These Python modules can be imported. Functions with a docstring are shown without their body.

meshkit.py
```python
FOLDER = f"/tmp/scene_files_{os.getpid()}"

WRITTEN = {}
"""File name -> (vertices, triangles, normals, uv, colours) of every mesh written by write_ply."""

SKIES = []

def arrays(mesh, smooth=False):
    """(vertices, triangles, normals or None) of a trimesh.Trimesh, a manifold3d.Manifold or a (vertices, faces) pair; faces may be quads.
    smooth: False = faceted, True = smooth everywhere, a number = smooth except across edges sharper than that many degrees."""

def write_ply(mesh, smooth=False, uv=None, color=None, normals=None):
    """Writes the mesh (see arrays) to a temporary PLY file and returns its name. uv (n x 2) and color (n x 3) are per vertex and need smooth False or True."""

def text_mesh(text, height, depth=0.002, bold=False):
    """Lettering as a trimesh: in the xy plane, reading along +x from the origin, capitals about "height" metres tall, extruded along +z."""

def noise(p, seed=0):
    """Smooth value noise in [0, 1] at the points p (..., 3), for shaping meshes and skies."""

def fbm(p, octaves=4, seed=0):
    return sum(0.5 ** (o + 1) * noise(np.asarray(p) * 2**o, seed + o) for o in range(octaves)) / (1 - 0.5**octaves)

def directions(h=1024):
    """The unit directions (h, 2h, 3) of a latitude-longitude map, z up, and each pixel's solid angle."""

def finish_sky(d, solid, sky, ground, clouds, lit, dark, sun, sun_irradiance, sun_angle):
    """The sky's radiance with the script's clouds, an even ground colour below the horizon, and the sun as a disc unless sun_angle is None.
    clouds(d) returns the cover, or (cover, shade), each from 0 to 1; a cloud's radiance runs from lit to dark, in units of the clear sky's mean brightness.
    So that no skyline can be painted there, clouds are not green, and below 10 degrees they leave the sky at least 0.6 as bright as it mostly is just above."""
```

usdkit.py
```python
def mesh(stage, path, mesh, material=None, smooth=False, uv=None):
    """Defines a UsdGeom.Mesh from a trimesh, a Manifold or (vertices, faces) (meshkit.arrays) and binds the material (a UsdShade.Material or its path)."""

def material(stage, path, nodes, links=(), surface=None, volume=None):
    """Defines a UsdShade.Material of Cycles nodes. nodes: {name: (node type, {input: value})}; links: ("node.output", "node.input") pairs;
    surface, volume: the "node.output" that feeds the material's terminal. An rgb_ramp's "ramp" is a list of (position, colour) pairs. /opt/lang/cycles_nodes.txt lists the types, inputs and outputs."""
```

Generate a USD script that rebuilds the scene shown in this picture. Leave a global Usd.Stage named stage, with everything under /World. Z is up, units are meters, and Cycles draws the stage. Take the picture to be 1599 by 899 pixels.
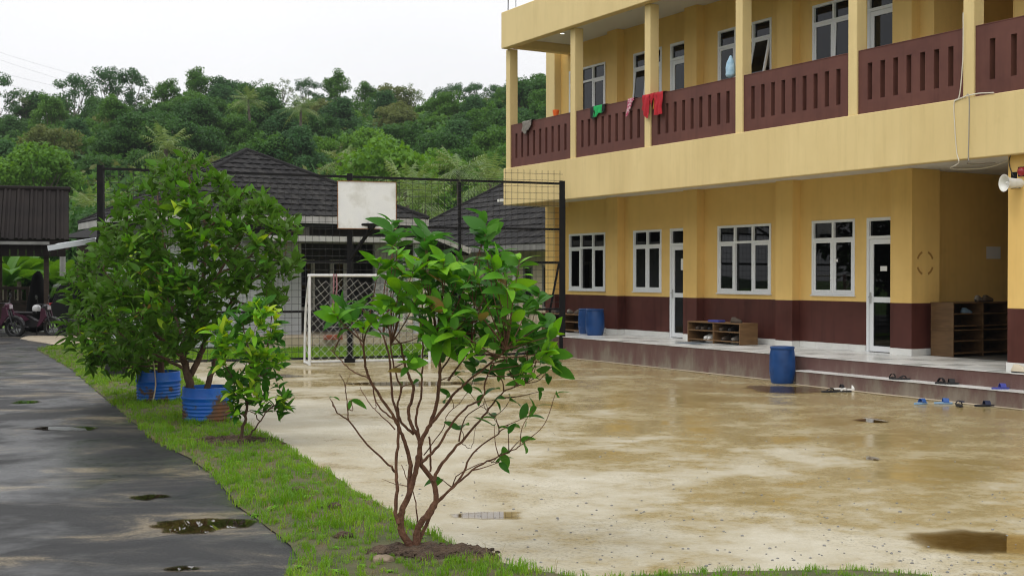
import math, random
import numpy as np, trimesh, usdkit
from pxr import Usd, UsdGeom, UsdLux, UsdShade, Gf, Sdf, Vt
from shapely.geometry import Polygon, box as sbox, Point
from shapely import affinity
from meshkit import noise, fbm, text_mesh
import shapely

random.seed(7); rng = np.random.default_rng(7)
stage = Usd.Stage.CreateInMemory()
UsdGeom.SetStageUpAxis(stage, 'Z'); UsdGeom.SetStageMetersPerUnit(stage, 1.0)
UsdGeom.Xform.Define(stage, '/World'); UsdGeom.Scope.Define(stage, '/World/Looks')

# ------------------------------------------------------------------ camera
EYE = 1.9; FPX = 1900.0; PITCH = math.atan(19.5 / FPX)
cam = UsdGeom.Camera.Define(stage, '/World/camera')
cam.AddTranslateOp().Set((0, 0, EYE)); cam.AddRotateXOp().Set(90 - math.degrees(PITCH))
cam.CreateHorizontalApertureAttr(36.0); cam.CreateFocalLengthAttr(36.0 * FPX / 1599)
cam.CreateFStopAttr(4.5); cam.CreateFocusDistanceAttr(11.5)
cam.CreateExposureAttr(0.0); cam.CreateClippingRangeAttr((0.1, 5000))

# ------------------------------------------------------------------ overcast sky and sun
SUN_EL, SUN_AZ = math.radians(58), math.radians(-125)     # azimuth atan2(x, y): behind the camera, to the left
CLOUD_LOW, CLOUD_HIGH = 8.2, 17.5
usdkit.material(stage, '/World/Looks/sky', {
    'sky': ('sky_texture', {'sky_type': 'single_scattering', 'sun_disc': False, 'sun_elevation': SUN_EL, 'sun_rotation': SUN_AZ}),
    'g': ('geometry', {}), 's': ('separate_xyz', {}),
    'z': ('map_range', {'from_min': 0.02, 'from_max': 0.9, 'to_min': CLOUD_LOW, 'to_max': CLOUD_HIGH, 'clamp': True}),
    'm': ('mapping', {'scale': (1.6, 1.6, 4.0)}), 'n': ('noise_texture', {'scale': 1.3, 'detail': 4.0}),
    'nv': ('map_range', {'from_min': 0.3, 'from_max': 0.7, 'to_min': 0.95, 'to_max': 1.05}),
    'v': ('math', {'math_type': 'multiply'}), 'c': ('combine_xyz', {}), 'b': ('math', {'math_type': 'multiply', 'value2': 1.015}),
    'mix': ('mix', {'mix_type': 'mix', 'fac': 0.95}), 'bg': ('background_shader', {'strength': 0.1})},
    [('g.position', 's.vector'), ('s.z', 'z.value'), ('g.position', 'm.vector'), ('m.vector', 'n.vector'), ('n.fac', 'nv.value'),
     ('z.result', 'v.value1'), ('nv.result', 'v.value2'), ('v.value', 'c.x'), ('v.value', 'c.y'), ('v.value', 'b.value1'), ('b.value', 'c.z'),
     ('sky.color', 'mix.color1'), ('c.vector', 'mix.color2'), ('mix.color', 'bg.color')], surface='bg.background')
dome = UsdLux.DomeLight.Define(stage, '/World/sky')
UsdShade.MaterialBindingAPI.Apply(dome.GetPrim()).Bind(UsdShade.Material.Get(stage, '/World/Looks/sky'))
dome.GetPrim().SetCustomDataByKey('kind', 'structure')
sun = UsdLux.DistantLight.Define(stage, '/World/sun')
sun.CreateNormalizeAttr(True); sun.CreateIntensityAttr(0.22); sun.CreateAngleAttr(18.0); sun.CreateColorAttr((1.0, 0.97, 0.92))
_sd = np.array([math.cos(SUN_EL) * math.sin(SUN_AZ), math.cos(SUN_EL) * math.cos(SUN_AZ), math.sin(SUN_EL)])
_q = Gf.Rotation(Gf.Vec3d(0, 0, 1), Gf.Vec3d(*_sd)).GetQuat()
sun.AddOrientOp(UsdGeom.XformOp.PrecisionDouble).Set(Gf.Quatd(_q))

# ------------------------------------------------------------------ frames: the school's facade runs along U, W points into it
_th = math.atan(1099 / FPX)
U = np.array([math.sin(_th), -math.cos(_th), 0.0]); W = np.array([math.cos(_th), math.sin(_th), 0.0]); Z = np.array([0, 0, 1.0])
_cp, _sp = math.cos(PITCH), math.sin(PITCH)

def ray(px, py):
    a, b = (px - 799.5) / FPX, -(py - 449.5) / FPX
    d = np.array([a, _cp + b * _sp, -_sp + b * _cp]); return d / d[1]
def G(px, py, z=0.0):                       # the point at height z seen at a place of the photograph
    d = ray(px, py); return np.array([0, 0, EYE]) + d * ((z - EYE) / d[2])
def D(px, py, y):
    return np.array([0, 0, EYE]) + ray(px, py) * y
def PW(px, py, w):                          # on the facade plane at depth w -> (u, w, z)
    d = ray(px, py); p = np.array([0, 0, EYE]) + d * ((w) / (d @ W)); return np.array([p @ U, p @ W, p[2]])
def PU(px, py, u):                          # on the plane across the facade at u -> (u, w, z)
    d = ray(px, py); p = np.array([0, 0, EYE]) + d * (u / (d @ U)); return np.array([p @ U, p @ W, p[2]])

def uw(v):
    v = np.atleast_2d(np.asarray(v, float)); return v[:, :1] * U + v[:, 1:2] * W + v[:, 2:3] * Z
def uw1(u, w, z): return uw([(u, w, z)])[0]

# ------------------------------------------------------------------ prims
_count = {}
def numbered(parent, name):
    k = (parent, name); n = _count.get(k, 0); _count[k] = n + 1
    return f'{parent}/{name}' if n == 0 else f'{parent}/{name}_{n:03d}'
class T:
    def __init__(s, path, loc): s.path, s.loc = path, np.asarray(loc, float)
def tag(path, label=None, cat=None, group=None, kind=None):
    p = stage.GetPrimAtPath(path if isinstance(path, str) else path.path)
    for k, v in (('label', label), ('category', cat), ('group', group), ('kind', kind)):
        if v: p.SetCustomDataByKey(k, v)
def thing(name, label, cat, loc=(0, 0, 0), group=None, kind=None):
    path = numbered('/World', name); x = UsdGeom.Xform.Define(stage, path); x.AddTranslateOp().Set(tuple(map(float, loc)))
    tag(path, label, cat, group, kind); return T(path, loc)
def va(m):
    if isinstance(m, tuple):
        v, f = np.asarray(m[0], float), np.asarray(m[1], int)
        if f.shape[1] == 4: f = np.vstack([f[:, [0, 1, 2]], f[:, [0, 2, 3]]])
        return v, f
    return np.array(m.vertices), np.array(m.faces)
def cat_(ms):
    vs, fs, n = [], [], 0
    for m in ms:
        v, f = va(m); vs.append(v); fs.append(f + n); n += len(v)
    return np.vstack(vs), np.vstack(fs)
def obj(name, m, mat, parent, smooth=False, label=None, kind=None):
    """One mesh prim as a part of parent; m is in world coordinates."""
    v, f = va(m); path = numbered(parent.path, name)
    usdkit.mesh(stage, path, (v - parent.loc, f), MAT[mat], smooth=smooth)
    if label or kind: tag(path, label, None, None, kind)
    return T(path, parent.loc)
def solo(name, m, mat, label=None, cat=None, group=None, kind=None, smooth=False):
    """A thing that is one mesh: its origin at its base."""
    v, f = va(m); lo, hi = v.min(0), v.max(0); loc = np.array([(lo[0] + hi[0]) / 2, (lo[1] + hi[1]) / 2, lo[2]])
    path = numbered('/World', name); g = usdkit.mesh(stage, path, (v - loc, f), MAT[mat], smooth=smooth)
    g.AddTranslateOp().Set(tuple(map(float, loc))); tag(path, label, cat, group, kind); return T(path, loc)

# ------------------------------------------------------------------ shapes
BF = np.array([[0, 2, 1], [0, 3, 2], [4, 5, 6], [4, 6, 7], [0, 1, 5], [0, 5, 4], [1, 2, 6], [1, 6, 5], [2, 3, 7], [2, 7, 6], [3, 0, 4], [3, 4, 7]])
def bx(x0, x1, y0, y1, z0, z1):
    v = np.array([(x0, y0, z0), (x1, y0, z0), (x1, y1, z0), (x0, y1, z0), (x0, y0, z1), (x1, y0, z1), (x1, y1, z1), (x0, y1, z1)], float)
    return v, BF
def bev(x0, x1, y0, y1, z0, z1, b=0.01):
    """A box with chamfered edges."""
    c = [(x0 + x1) / 2, (y0 + y1) / 2, (z0 + z1) / 2]; h = [(x1 - x0) / 2, (y1 - y0) / 2, (z1 - z0) / 2]; pts = []
    for sx in (-1, 1):
        for sy in (-1, 1):
            for sz in (-1, 1):
                for k in range(3):
                    q = [sx * h[0], sy * h[1], sz * h[2]]
                    for j in range(3):
                        if j != k: q[j] -= math.copysign(b, q[j])
                    pts.append([c[i] + q[i] for i in range(3)])
    m = trimesh.Trimesh(pts).convex_hull; return np.array(m.vertices), np.array(m.faces)
def ub(u0, u1, w0, w1, z0, z1, b=0):
    v, f = bev(u0, u1, w0, w1, z0, z1, b) if b else bx(u0, u1, w0, w1, z0, z1); return uw(v), f
def tube(p, r, sides=6, cap=True):
    p = np.asarray(p, float); t = np.gradient(p, axis=0); t /= np.linalg.norm(t, axis=1, keepdims=True) + 1e-12
    ref = np.where(np.abs(t[:, 2:]) < 0.92, [[0, 0, 1.0]], [[1.0, 0, 0]]); a = np.cross(t, ref); a /= np.linalg.norm(a, axis=1, keepdims=True) + 1e-12
    for i in range(1, len(a)):
        a[i] = a[i - 1] - t[i] * (a[i - 1] @ t[i]); a[i] /= np.linalg.norm(a[i]) + 1e-12
    b = np.cross(t, a); g = np.arange(sides) * 2 * np.pi / sides; r = np.broadcast_to(np.asarray(r, float), (len(p),))
    v = (p[:, None] + r[:, None, None] * (np.cos(g)[None, :, None] * a[:, None] + np.sin(g)[None, :, None] * b[:, None])).reshape(-1, 3)
    f = []
    for i in range(len(p) - 1):
        for j in range(sides):
            k = (j + 1) % sides; f += [[i * sides + j, i * sides + k, (i + 1) * sides + k], [i * sides + j, (i + 1) * sides + k, (i + 1) * sides + j]]
    if cap:
        n = len(v); v = np.vstack([v, p[0], p[-1]]); e = (len(p) - 1) * sides
        for j in range(sides):
            k = (j + 1) % sides; f += [[n, k, j], [n + 1, e + j, e + k]]
    return v, np.array(f)
def bar(a, b, t=0.04, t2=None):
    """A square bar from a to b."""
    a, b = np.asarray(a, float), np.asarray(b, float); d = (b - a) / np.linalg.norm(b - a)
    s = np.cross(d, [0, 0, 1.0] if abs(d[2]) < 0.9 else [1.0, 0, 0]); s /= np.linalg.norm(s); n = np.cross(s, d); t2 = t2 or t
    q = [p + s * i * t / 2 + n * j * t2 / 2 for p in (a, b) for i, j in ((-1, -1), (1, -1), (1, 1), (-1, 1))]
    m = trimesh.Trimesh(np.array(q), BF, process=False); m.fix_normals(); return np.array(m.vertices), np.array(m.faces)
def lathe(prof, loc=(0, 0, 0), n=28, axis=None):
    """Revolves (radius, height) pairs about z, or about axis."""
    prof = np.asarray(prof, float); g = np.arange(n) * 2 * np.pi / n
    v = np.stack([prof[:, None, 0] * np.cos(g), prof[:, None, 0] * np.sin(g), np.broadcast_to(prof[:, None, 1], (len(prof), n))], -1).reshape(-1, 3); f = []
    for i in range(len(prof) - 1):
        for j in range(n):
            k = (j + 1) % n; f += [[i * n + j, i * n + k, (i + 1) * n + k], [i * n + j, (i + 1) * n + k, (i + 1) * n + j]]
    if axis is not None:
        v = v @ np.array(trimesh.geometry.align_vectors([0, 0, 1], axis))[:3, :3].T
    return v + np.asarray(loc, float), np.array(f)
def ext(poly, a0, a1, frame):
    """Extrudes a shapely polygon. frame 'uz': x->u, y->z, depth along w; 'xy': upright along z; 'wz': x->w, y->z, depth along u."""
    out = []
    for g in getattr(poly, 'geoms', [poly]):
        m = trimesh.creation.extrude_polygon(g, a1 - a0, engine='earcut'); v = np.array(m.vertices); f = np.array(m.faces)
        if frame == 'uz': v = np.stack([v[:, 0], v[:, 2] + a0, v[:, 1]], 1); f = f[:, ::-1]; v = uw(v)
        elif frame == 'wz': v = np.stack([v[:, 2] + a0, v[:, 0], v[:, 1]], 1); v = uw(v)
        elif frame == 'xz': v = np.stack([v[:, 0], v[:, 2] + a0, v[:, 1]], 1); f = f[:, ::-1]
        else: v = v + [0, 0, a0]
        out.append((v, f))
    return cat_(out)
def spin(m, ang, pivot, axis=(0, 0, 1)):
    R = trimesh.transformations.rotation_matrix(ang, axis, pivot); v, f = va(m); return v @ R[:3, :3].T + R[:3, 3], f
def move(m, d): v, f = va(m); return v + np.asarray(d, float), f
def catmull(pts, n=6):
    p = np.asarray(pts, float); p = np.vstack([2 * p[0] - p[1], p, 2 * p[-1] - p[-2]]); out = []
    for i in range(1, len(p) - 2):
        t = np.linspace(0, 1, n, endpoint=False)[:, None]
        out.append(0.5 * (2 * p[i] + (p[i + 1] - p[i - 1]) * t + (2 * p[i - 1] - 5 * p[i] + 4 * p[i + 1] - p[i + 2]) * t**2 + (3 * p[i] - p[i - 1] - 3 * p[i + 1] + p[i + 2]) * t**3))
    return np.vstack(out + [p[-2:-1]])

# ------------------------------------------------------------------ materials
MAT = {}
def mk(name, nodes, links, surface='p.BSDF', volume=None):
    MAT[name] = usdkit.material(stage, f'/World/Looks/{name}', nodes, links, surface=surface, volume=volume)
def plain(name, c, rough=0.5, metal=0.0, spec=0.5, emit=None):
    d = {'base_color': c, 'roughness': rough, 'metallic': metal, 'specular_ior_level': spec}
    if emit: d.update(emission_color=emit[0], emission_strength=emit[1])
    mk(name, {'p': ('principled_bsdf', d)}, [])
def mottled(name, c1, c2, scale=2.0, rough=0.6, bump=0.15, stretch=(1, 1, 1), detail=6.0, fine=40.0, lo=0.35, hi=0.65, metal=0.0, c3=None, dist=0.02, spec=0.4, streak=0.0):
    """Two (or three) tones in uneven patches and a fine relief."""
    stops = [(lo, c1), (hi, c2)] if c3 is None else [(lo, c1), ((lo + hi) / 2, c2), (hi, c3)]
    nodes, links = ({'g': ('geometry', {}), 'm': ('mapping', {'scale': stretch}), 'n': ('noise_texture', {'scale': scale, 'detail': detail, 'roughness': 0.6}),
              'r': ('rgb_ramp', {'ramp': stops}), 'f': ('noise_texture', {'scale': fine, 'detail': 3.0}), 'b': ('bump', {'strength': bump, 'distance': dist}),
              'rr': ('map_range', {'from_min': 0.3, 'from_max': 0.7, 'to_min': rough - 0.08, 'to_max': rough + 0.1}),
              'p': ('principled_bsdf', {'metallic': metal, 'specular_ior_level': spec})},
       [('g.position', 'm.vector'), ('m.vector', 'n.vector'), ('n.fac', 'r.fac'), ('g.position', 'f.vector'), ('f.fac', 'b.height'), ('b.normal', 'p.normal'), ('n.fac', 'rr.value'), ('rr.result', 'p.roughness')])
    if streak:                               # rain streaks and grime on a wall
        nodes.update({'sm': ('mapping', {'scale': (7, 7, .45)}), 'sn': ('noise_texture', {'scale': 1.0, 'detail': 6.0, 'roughness': .7}), 'sr': ('rgb_ramp', {'ramp': [(.36, (.62, .60, .56)), (.50, (1, 1, 1))]}), 'bn': ('noise_texture', {'scale': 1.7, 'detail': 8.0, 'roughness': .7}), 'br': ('rgb_ramp', {'ramp': [(.30, (.70, .68, .62)), (.42, (1, 1, 1))]}),
                      'x1': ('mix', {'mix_type': 'multiply', 'fac': streak}), 'x2': ('mix', {'mix_type': 'multiply', 'fac': streak})})
        links += [('g.position', 'sm.vector'), ('sm.vector', 'sn.vector'), ('sn.fac', 'sr.fac'), ('g.position', 'bn.vector'), ('bn.fac', 'br.fac'), ('r.color', 'x1.color1'), ('sr.color', 'x1.color2'), ('x1.color', 'x2.color1'), ('br.color', 'x2.color2'), ('x2.color', 'p.base_color')]
    else: links.append(('r.color', 'p.base_color'))
    mk(name, nodes, links)
mottled('cream_paint', (.63, .485, .225), (.71, .56, .275), 0.9, 0.62, 0.05, (1, 1, .35), spec=.25, streak=.14)
mottled('yellow_paint', (.72, .475, .155), (.80, .55, .195), 0.8, 0.6, 0.05, (1, 1, .5), spec=.25, streak=.13)
mottled('maroon_paint', (.098, .036, .028), (.130, .051, .039), 1.6, 0.6, 0.08, spec=.25, streak=.3)
mottled('dark_maroon_paint', (.060, .017, .013), (.092, .029, .022), 1.4, 0.45, 0.06, (1, 1, .6), spec=.3, streak=.6)
mottled('white_ceiling', (.62, .60, .55), (.70, .68, .63), 0.6, 0.8, 0.03)
mottled('white_tile', (.62, .62, .59), (.75, .75, .72), 1.2, 0.26, 0.02)
mottled('grey_tile', (.42, .43, .40), (.52, .52, .49), 1.5, 0.22, 0.02)
plain('white_frame', (.74, .76, .77), 0.35); plain('aluminium', (.6, .6, .6), 0.35, 0.8)
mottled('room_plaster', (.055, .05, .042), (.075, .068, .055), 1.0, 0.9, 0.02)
mottled('blind_slat', (.10, .13, .16), (.15, .18, .21), 3.0, 0.5, 0.02)
plain('paper', (.72, .72, .70), 0.8); plain('white_plastic', (.70, .69, .64), 0.4); plain('red_plastic', (.28, .012, .02), 0.35)
plain('cable_white', (.62, .58, .48), 0.6); plain('cable_grey', (.30, .28, .25), 0.6); plain('black_plastic', (.012, .012, .013), 0.45)
plain('lamp_glow', (.9, .9, .9), 0.4, emit=((1, .98, .92), 3.0)); plain('mark_rust', (.36, .19, .045), 0.7)
mottled('black_steel', (.006, .006, .007), (.014, .013, .012), 8, 0.7, 0.1, spec=.15); plain('wire_steel', (.022, .022, .022), 0.6)
mottled('white_steel', (.62, .62, .60), (.74, .74, .72), 6, 0.45, 0.1); plain('net_cord', (.58, .58, .54), 0.8)
mottled('backboard_paint', (.60, .59, .54), (.74, .74, .71), 2.2, 0.6, 0.06, c3=(.70, .70, .68)); mottled('rust', (.16, .06, .02), (.30, .13, .04), 14, 0.9, 0.5)
mottled('brown_board', (.13, .070, .030), (.20, .115, .050), 3.0, 0.5, 0.1, (1, 1, 6)); mottled('shaded_board', (.085, .045, .018), (.13, .072, .030), 3.0, 0.5, 0.1, (1, 1, 6)); mottled('dark_board', (.055, .035, .022), (.085, .055, .034), 3.0, 0.55, 0.1, (1, 1, 6))  # second board: copy of the brown one, darkened to imitate shade in the passage
mottled('barrel_blue', (.006, .038, .135), (.010, .055, .185), 5, 0.38, 0.05); mottled('roof_tile_a', (.014, .0135, .014), (.030, .0285, .028), 3.5, 0.8, 0.3, spec=.12)
mottled('roof_tile_b', (.019, .018, .018), (.040, .038, .036), 3.5, 0.8, 0.3, spec=.12); mottled('roof_tile_c', (.010, .0095, .010), (.023, .022, .022), 3.5, 0.8, 0.3, spec=.12)
mottled('white_wall', (.40, .42, .44), (.50, .52, .54), 1.0, 0.7, 0.05, (1, 1, .4)); mottled('black_siding', (.016, .016, .018), (.028, .028, .030), 3, 0.5, 0.1)
mottled('white_fascia', (.34, .335, .315), (.46, .455, .43), 2.0, 0.6, 0.05, (1, 1, .3)); mottled('cream_wall', (.50, .43, .31), (.58, .50, .37), 1.0, 0.7, 0.05)
mottled('beige_plinth', (.40, .33, .23), (.50, .42, .31), 1.2, 0.7, 0.1); mottled('grey_concrete', (.17, .165, .155), (.25, .245, .23), 2.5, 0.8, 0.3)
mottled('carport_sheet', (.011, .0085, .008), (.022, .018, .016), 1.0, 0.8, 0.08, (1, 1, .3), spec=.10); mottled('dark_wood', (.025, .016, .010), (.055, .036, .022), 3, 0.6, 0.2, (1, 1, 4))
plain('white_sheet', (.62, .65, .67), 0.4); mottled('black_tarp', (.004, .004, .004), (.008, .008, .008), 4, 0.8, 0.3, spec=.1)
plain('tyre_rubber', (.012, .012, .012), 0.8); plain('alloy', (.12, .12, .12), 0.4, 0.8); plain('bike_black', (.012, .011, .012), 0.3)
plain('bike_purple', (.060, .018, .034), 0.35, 0, .3); plain('bike_silver', (.45, .40, .43), 0.3); plain('car_black', (.005, .005, .006), 0.25, 0, 0.3)
plain('tail_red', (.35, .006, .010), 0.2); plain('car_glass', (.006, .007, .007), 0.1, 0, .3); plain('helmet_white', (.55, .55, .55), 0.25); plain('seat_black', (.010, .010, .010), 0.6)
plain('sandal_black', (.012, .011, .012), 0.7); plain('sandal_blue', (.03, .10, .33), 0.6); plain('sandal_navy', (.012, .018, .05), 0.6); plain('sandal_white', (.68, .67, .63), 0.6); plain('sandal_pale_blue', (.22, .36, .52), 0.6)
plain('sandal_violet', (.05, .06, .30), 0.6); plain('shoe_cream', (.55, .48, .36), 0.7); plain('shoe_brown', (.07, .05, .035), 0.7)
mottled('cloth_red', (.36, .012, .022), (.46, .020, .030), 9, 0.85, 0.2); mottled('cloth_green', (.010, .30, .075), (.018, .40, .11), 9, 0.85, 0.2); plain('cloth_black', (.010, .012, .011), 0.9)
mottled('cloth_pink', (.42, .055, .12), (.62, .42, .45), 26, 0.85, 0.2, lo=.46, hi=.54); mottled('cloth_grey', (.16, .14, .12), (.24, .22, .19), 12, 0.9, 0.3); mottled('cloth_dull', (.22, .085, .095), (.34, .20, .20), 26, 0.85, 0.2); plain('cloth_yellow', (.55, .25, .02), 0.85)
mottled('bag_blue', (.24, .42, .56), (.40, .56, .68), 14, 0.4, 0.4); plain('orange_plastic', (.75, .12, .012), 0.5); plain('clay_red', (.30, .075, .035), 0.8)
mottled('bark_red', (.075, .030, .015), (.165, .078, .042), 22, 0.8, 0.9, (1, 1, .35)); mottled('bark_brown', (.050, .028, .016), (.115, .070, .042), 14, 0.8, 0.5, (1, 1, .35))
mottled('bark_far', (.07, .055, .04), (.13, .11, .085), 3, 0.9, 0.3); mottled('soil', (.042, .026, .016), (.125, .082, .052), 9, 0.9, 1.0, fine=55, dist=0.05)
mottled('stick', (.32, .27, .19), (.42, .36, .26), 12, 0.8, 0.2); plain('power_cable', (.28, .28, .29), 0.7); mottled('stone', (.20, .15, .10), (.34, .27, .19), 6, 0.9, 0.6)
mottled('black_bag', (.010, .010, .010), (.020, .020, .020), 9, 0.5, 0.5)

# window glass: tinted, see-through, mirrors the surroundings
mk('glass', {'t': ('transparent_bsdf', {'color': (.05, .055, .058)}), 'g': ('glossy_bsdf', {'color': (.95, .97, 1.0), 'roughness': 0.015}), 'f': ('fresnel', {'IOR': 1.42}), 'x': ('mix_closure', {})},
   [('f.fac', 'x.fac'), ('t.BSDF', 'x.closure1'), ('g.BSDF', 'x.closure2')], surface='x.closure')
# standing water: the brown ground shows through, the surroundings mirror in it; it thins out towards its rim
mk('puddle_water', {'d': ('attribute', {'attribute': 'depth'}), 'w': ('mix', {'mix_type': 'mix', 'color1': (1, 1, 1), 'color2': (.60, .52, .38)}), 't': ('transparent_bsdf', {}), 'g': ('glossy_bsdf', {'color': (1, 1, 1), 'roughness': 0.012}), 'f': ('fresnel', {'IOR': 1.40}), 'k': ('math', {'math_type': 'multiply'}), 's': ('map_range', {'from_min': 0.15, 'from_max': .5, 'to_min': 0, 'to_max': 1, 'clamp': True}), 'x': ('mix_closure', {})},
   [('d.fac', 'w.fac'), ('w.color', 't.color'), ('d.fac', 's.value'), ('f.fac', 'k.value1'), ('s.result', 'k.value2'), ('k.value', 'x.fac'), ('t.BSDF', 'x.closure1'), ('g.BSDF', 'x.closure2')], surface='x.closure')

# stained plinth: maroon paint worn to bare concrete in vertical streaks
mk('plinth_paint', {'g': ('geometry', {}), 'm': ('mapping', {'scale': (3.6, 3.6, 1.1)}), 'n': ('noise_texture', {'scale': 1.0, 'detail': 8.0, 'roughness': 0.65}),
   's': ('separate_xyz', {}), 'h': ('map_range', {'from_min': 0.0, 'from_max': 0.42, 'to_min': 0.13, 'to_max': -0.10, 'clamp': True}), 'a': ('math', {'math_type': 'add'}),
   'r': ('rgb_ramp', {'ramp': [(.36, (.105, .052, .044)), (.50, (.125, .075, .062)), (.62, (.165, .130, .100)), (.78, (.22, .19, .15))]}),
   'f': ('noise_texture', {'scale': 35.0, 'detail': 4.0}), 'b': ('bump', {'strength': 0.25, 'distance': 0.02}), 'p': ('principled_bsdf', {'roughness': 0.6})},
   [('g.position', 'm.vector'), ('m.vector', 'n.vector'), ('g.position', 's.vector'), ('s.z', 'h.value'), ('n.fac', 'a.value1'), ('h.result', 'a.value2'), ('a.value', 'r.fac'), ('r.color', 'p.base_color'),
    ('g.position', 'f.vector'), ('f.fac', 'b.height'), ('b.normal', 'p.normal')])
# drum: blue paint gone to rust
mk('drum_paint', {'g': ('geometry', {}), 'n': ('noise_texture', {'scale': 3.4, 'detail': 7.0, 'roughness': 0.62}), 's': ('separate_xyz', {}),
   'h': ('map_range', {'from_min': 0.0, 'from_max': 0.48, 'to_min': 0.10, 'to_max': -0.12}), 'a': ('math', {'math_type': 'add'}),
   'r': ('rgb_ramp', {'ramp': [(.46, (.006, .095, .42)), (.55, (.012, .110, .38)), (.595, (.09, .060, .045)), (.72, (.15, .065, .026))]}),
   'q': ('map_range', {'from_min': .5, 'from_max': .6, 'to_min': .35, 'to_max': .85, 'clamp': True}), 'f': ('noise_texture', {'scale': 50.0, 'detail': 3.0}), 'b': ('bump', {'strength': 0.3, 'distance': 0.01}), 'p': ('principled_bsdf', {})},
   [('g.position', 'n.vector'), ('g.position', 's.vector'), ('s.z', 'h.value'), ('n.fac', 'a.value1'), ('h.result', 'a.value2'), ('a.value', 'r.fac'), ('r.color', 'p.base_color'), ('a.value', 'q.value'), ('q.result', 'p.roughness'),
    ('g.position', 'f.vector'), ('f.fac', 'b.height'), ('b.normal', 'p.normal')])
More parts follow.
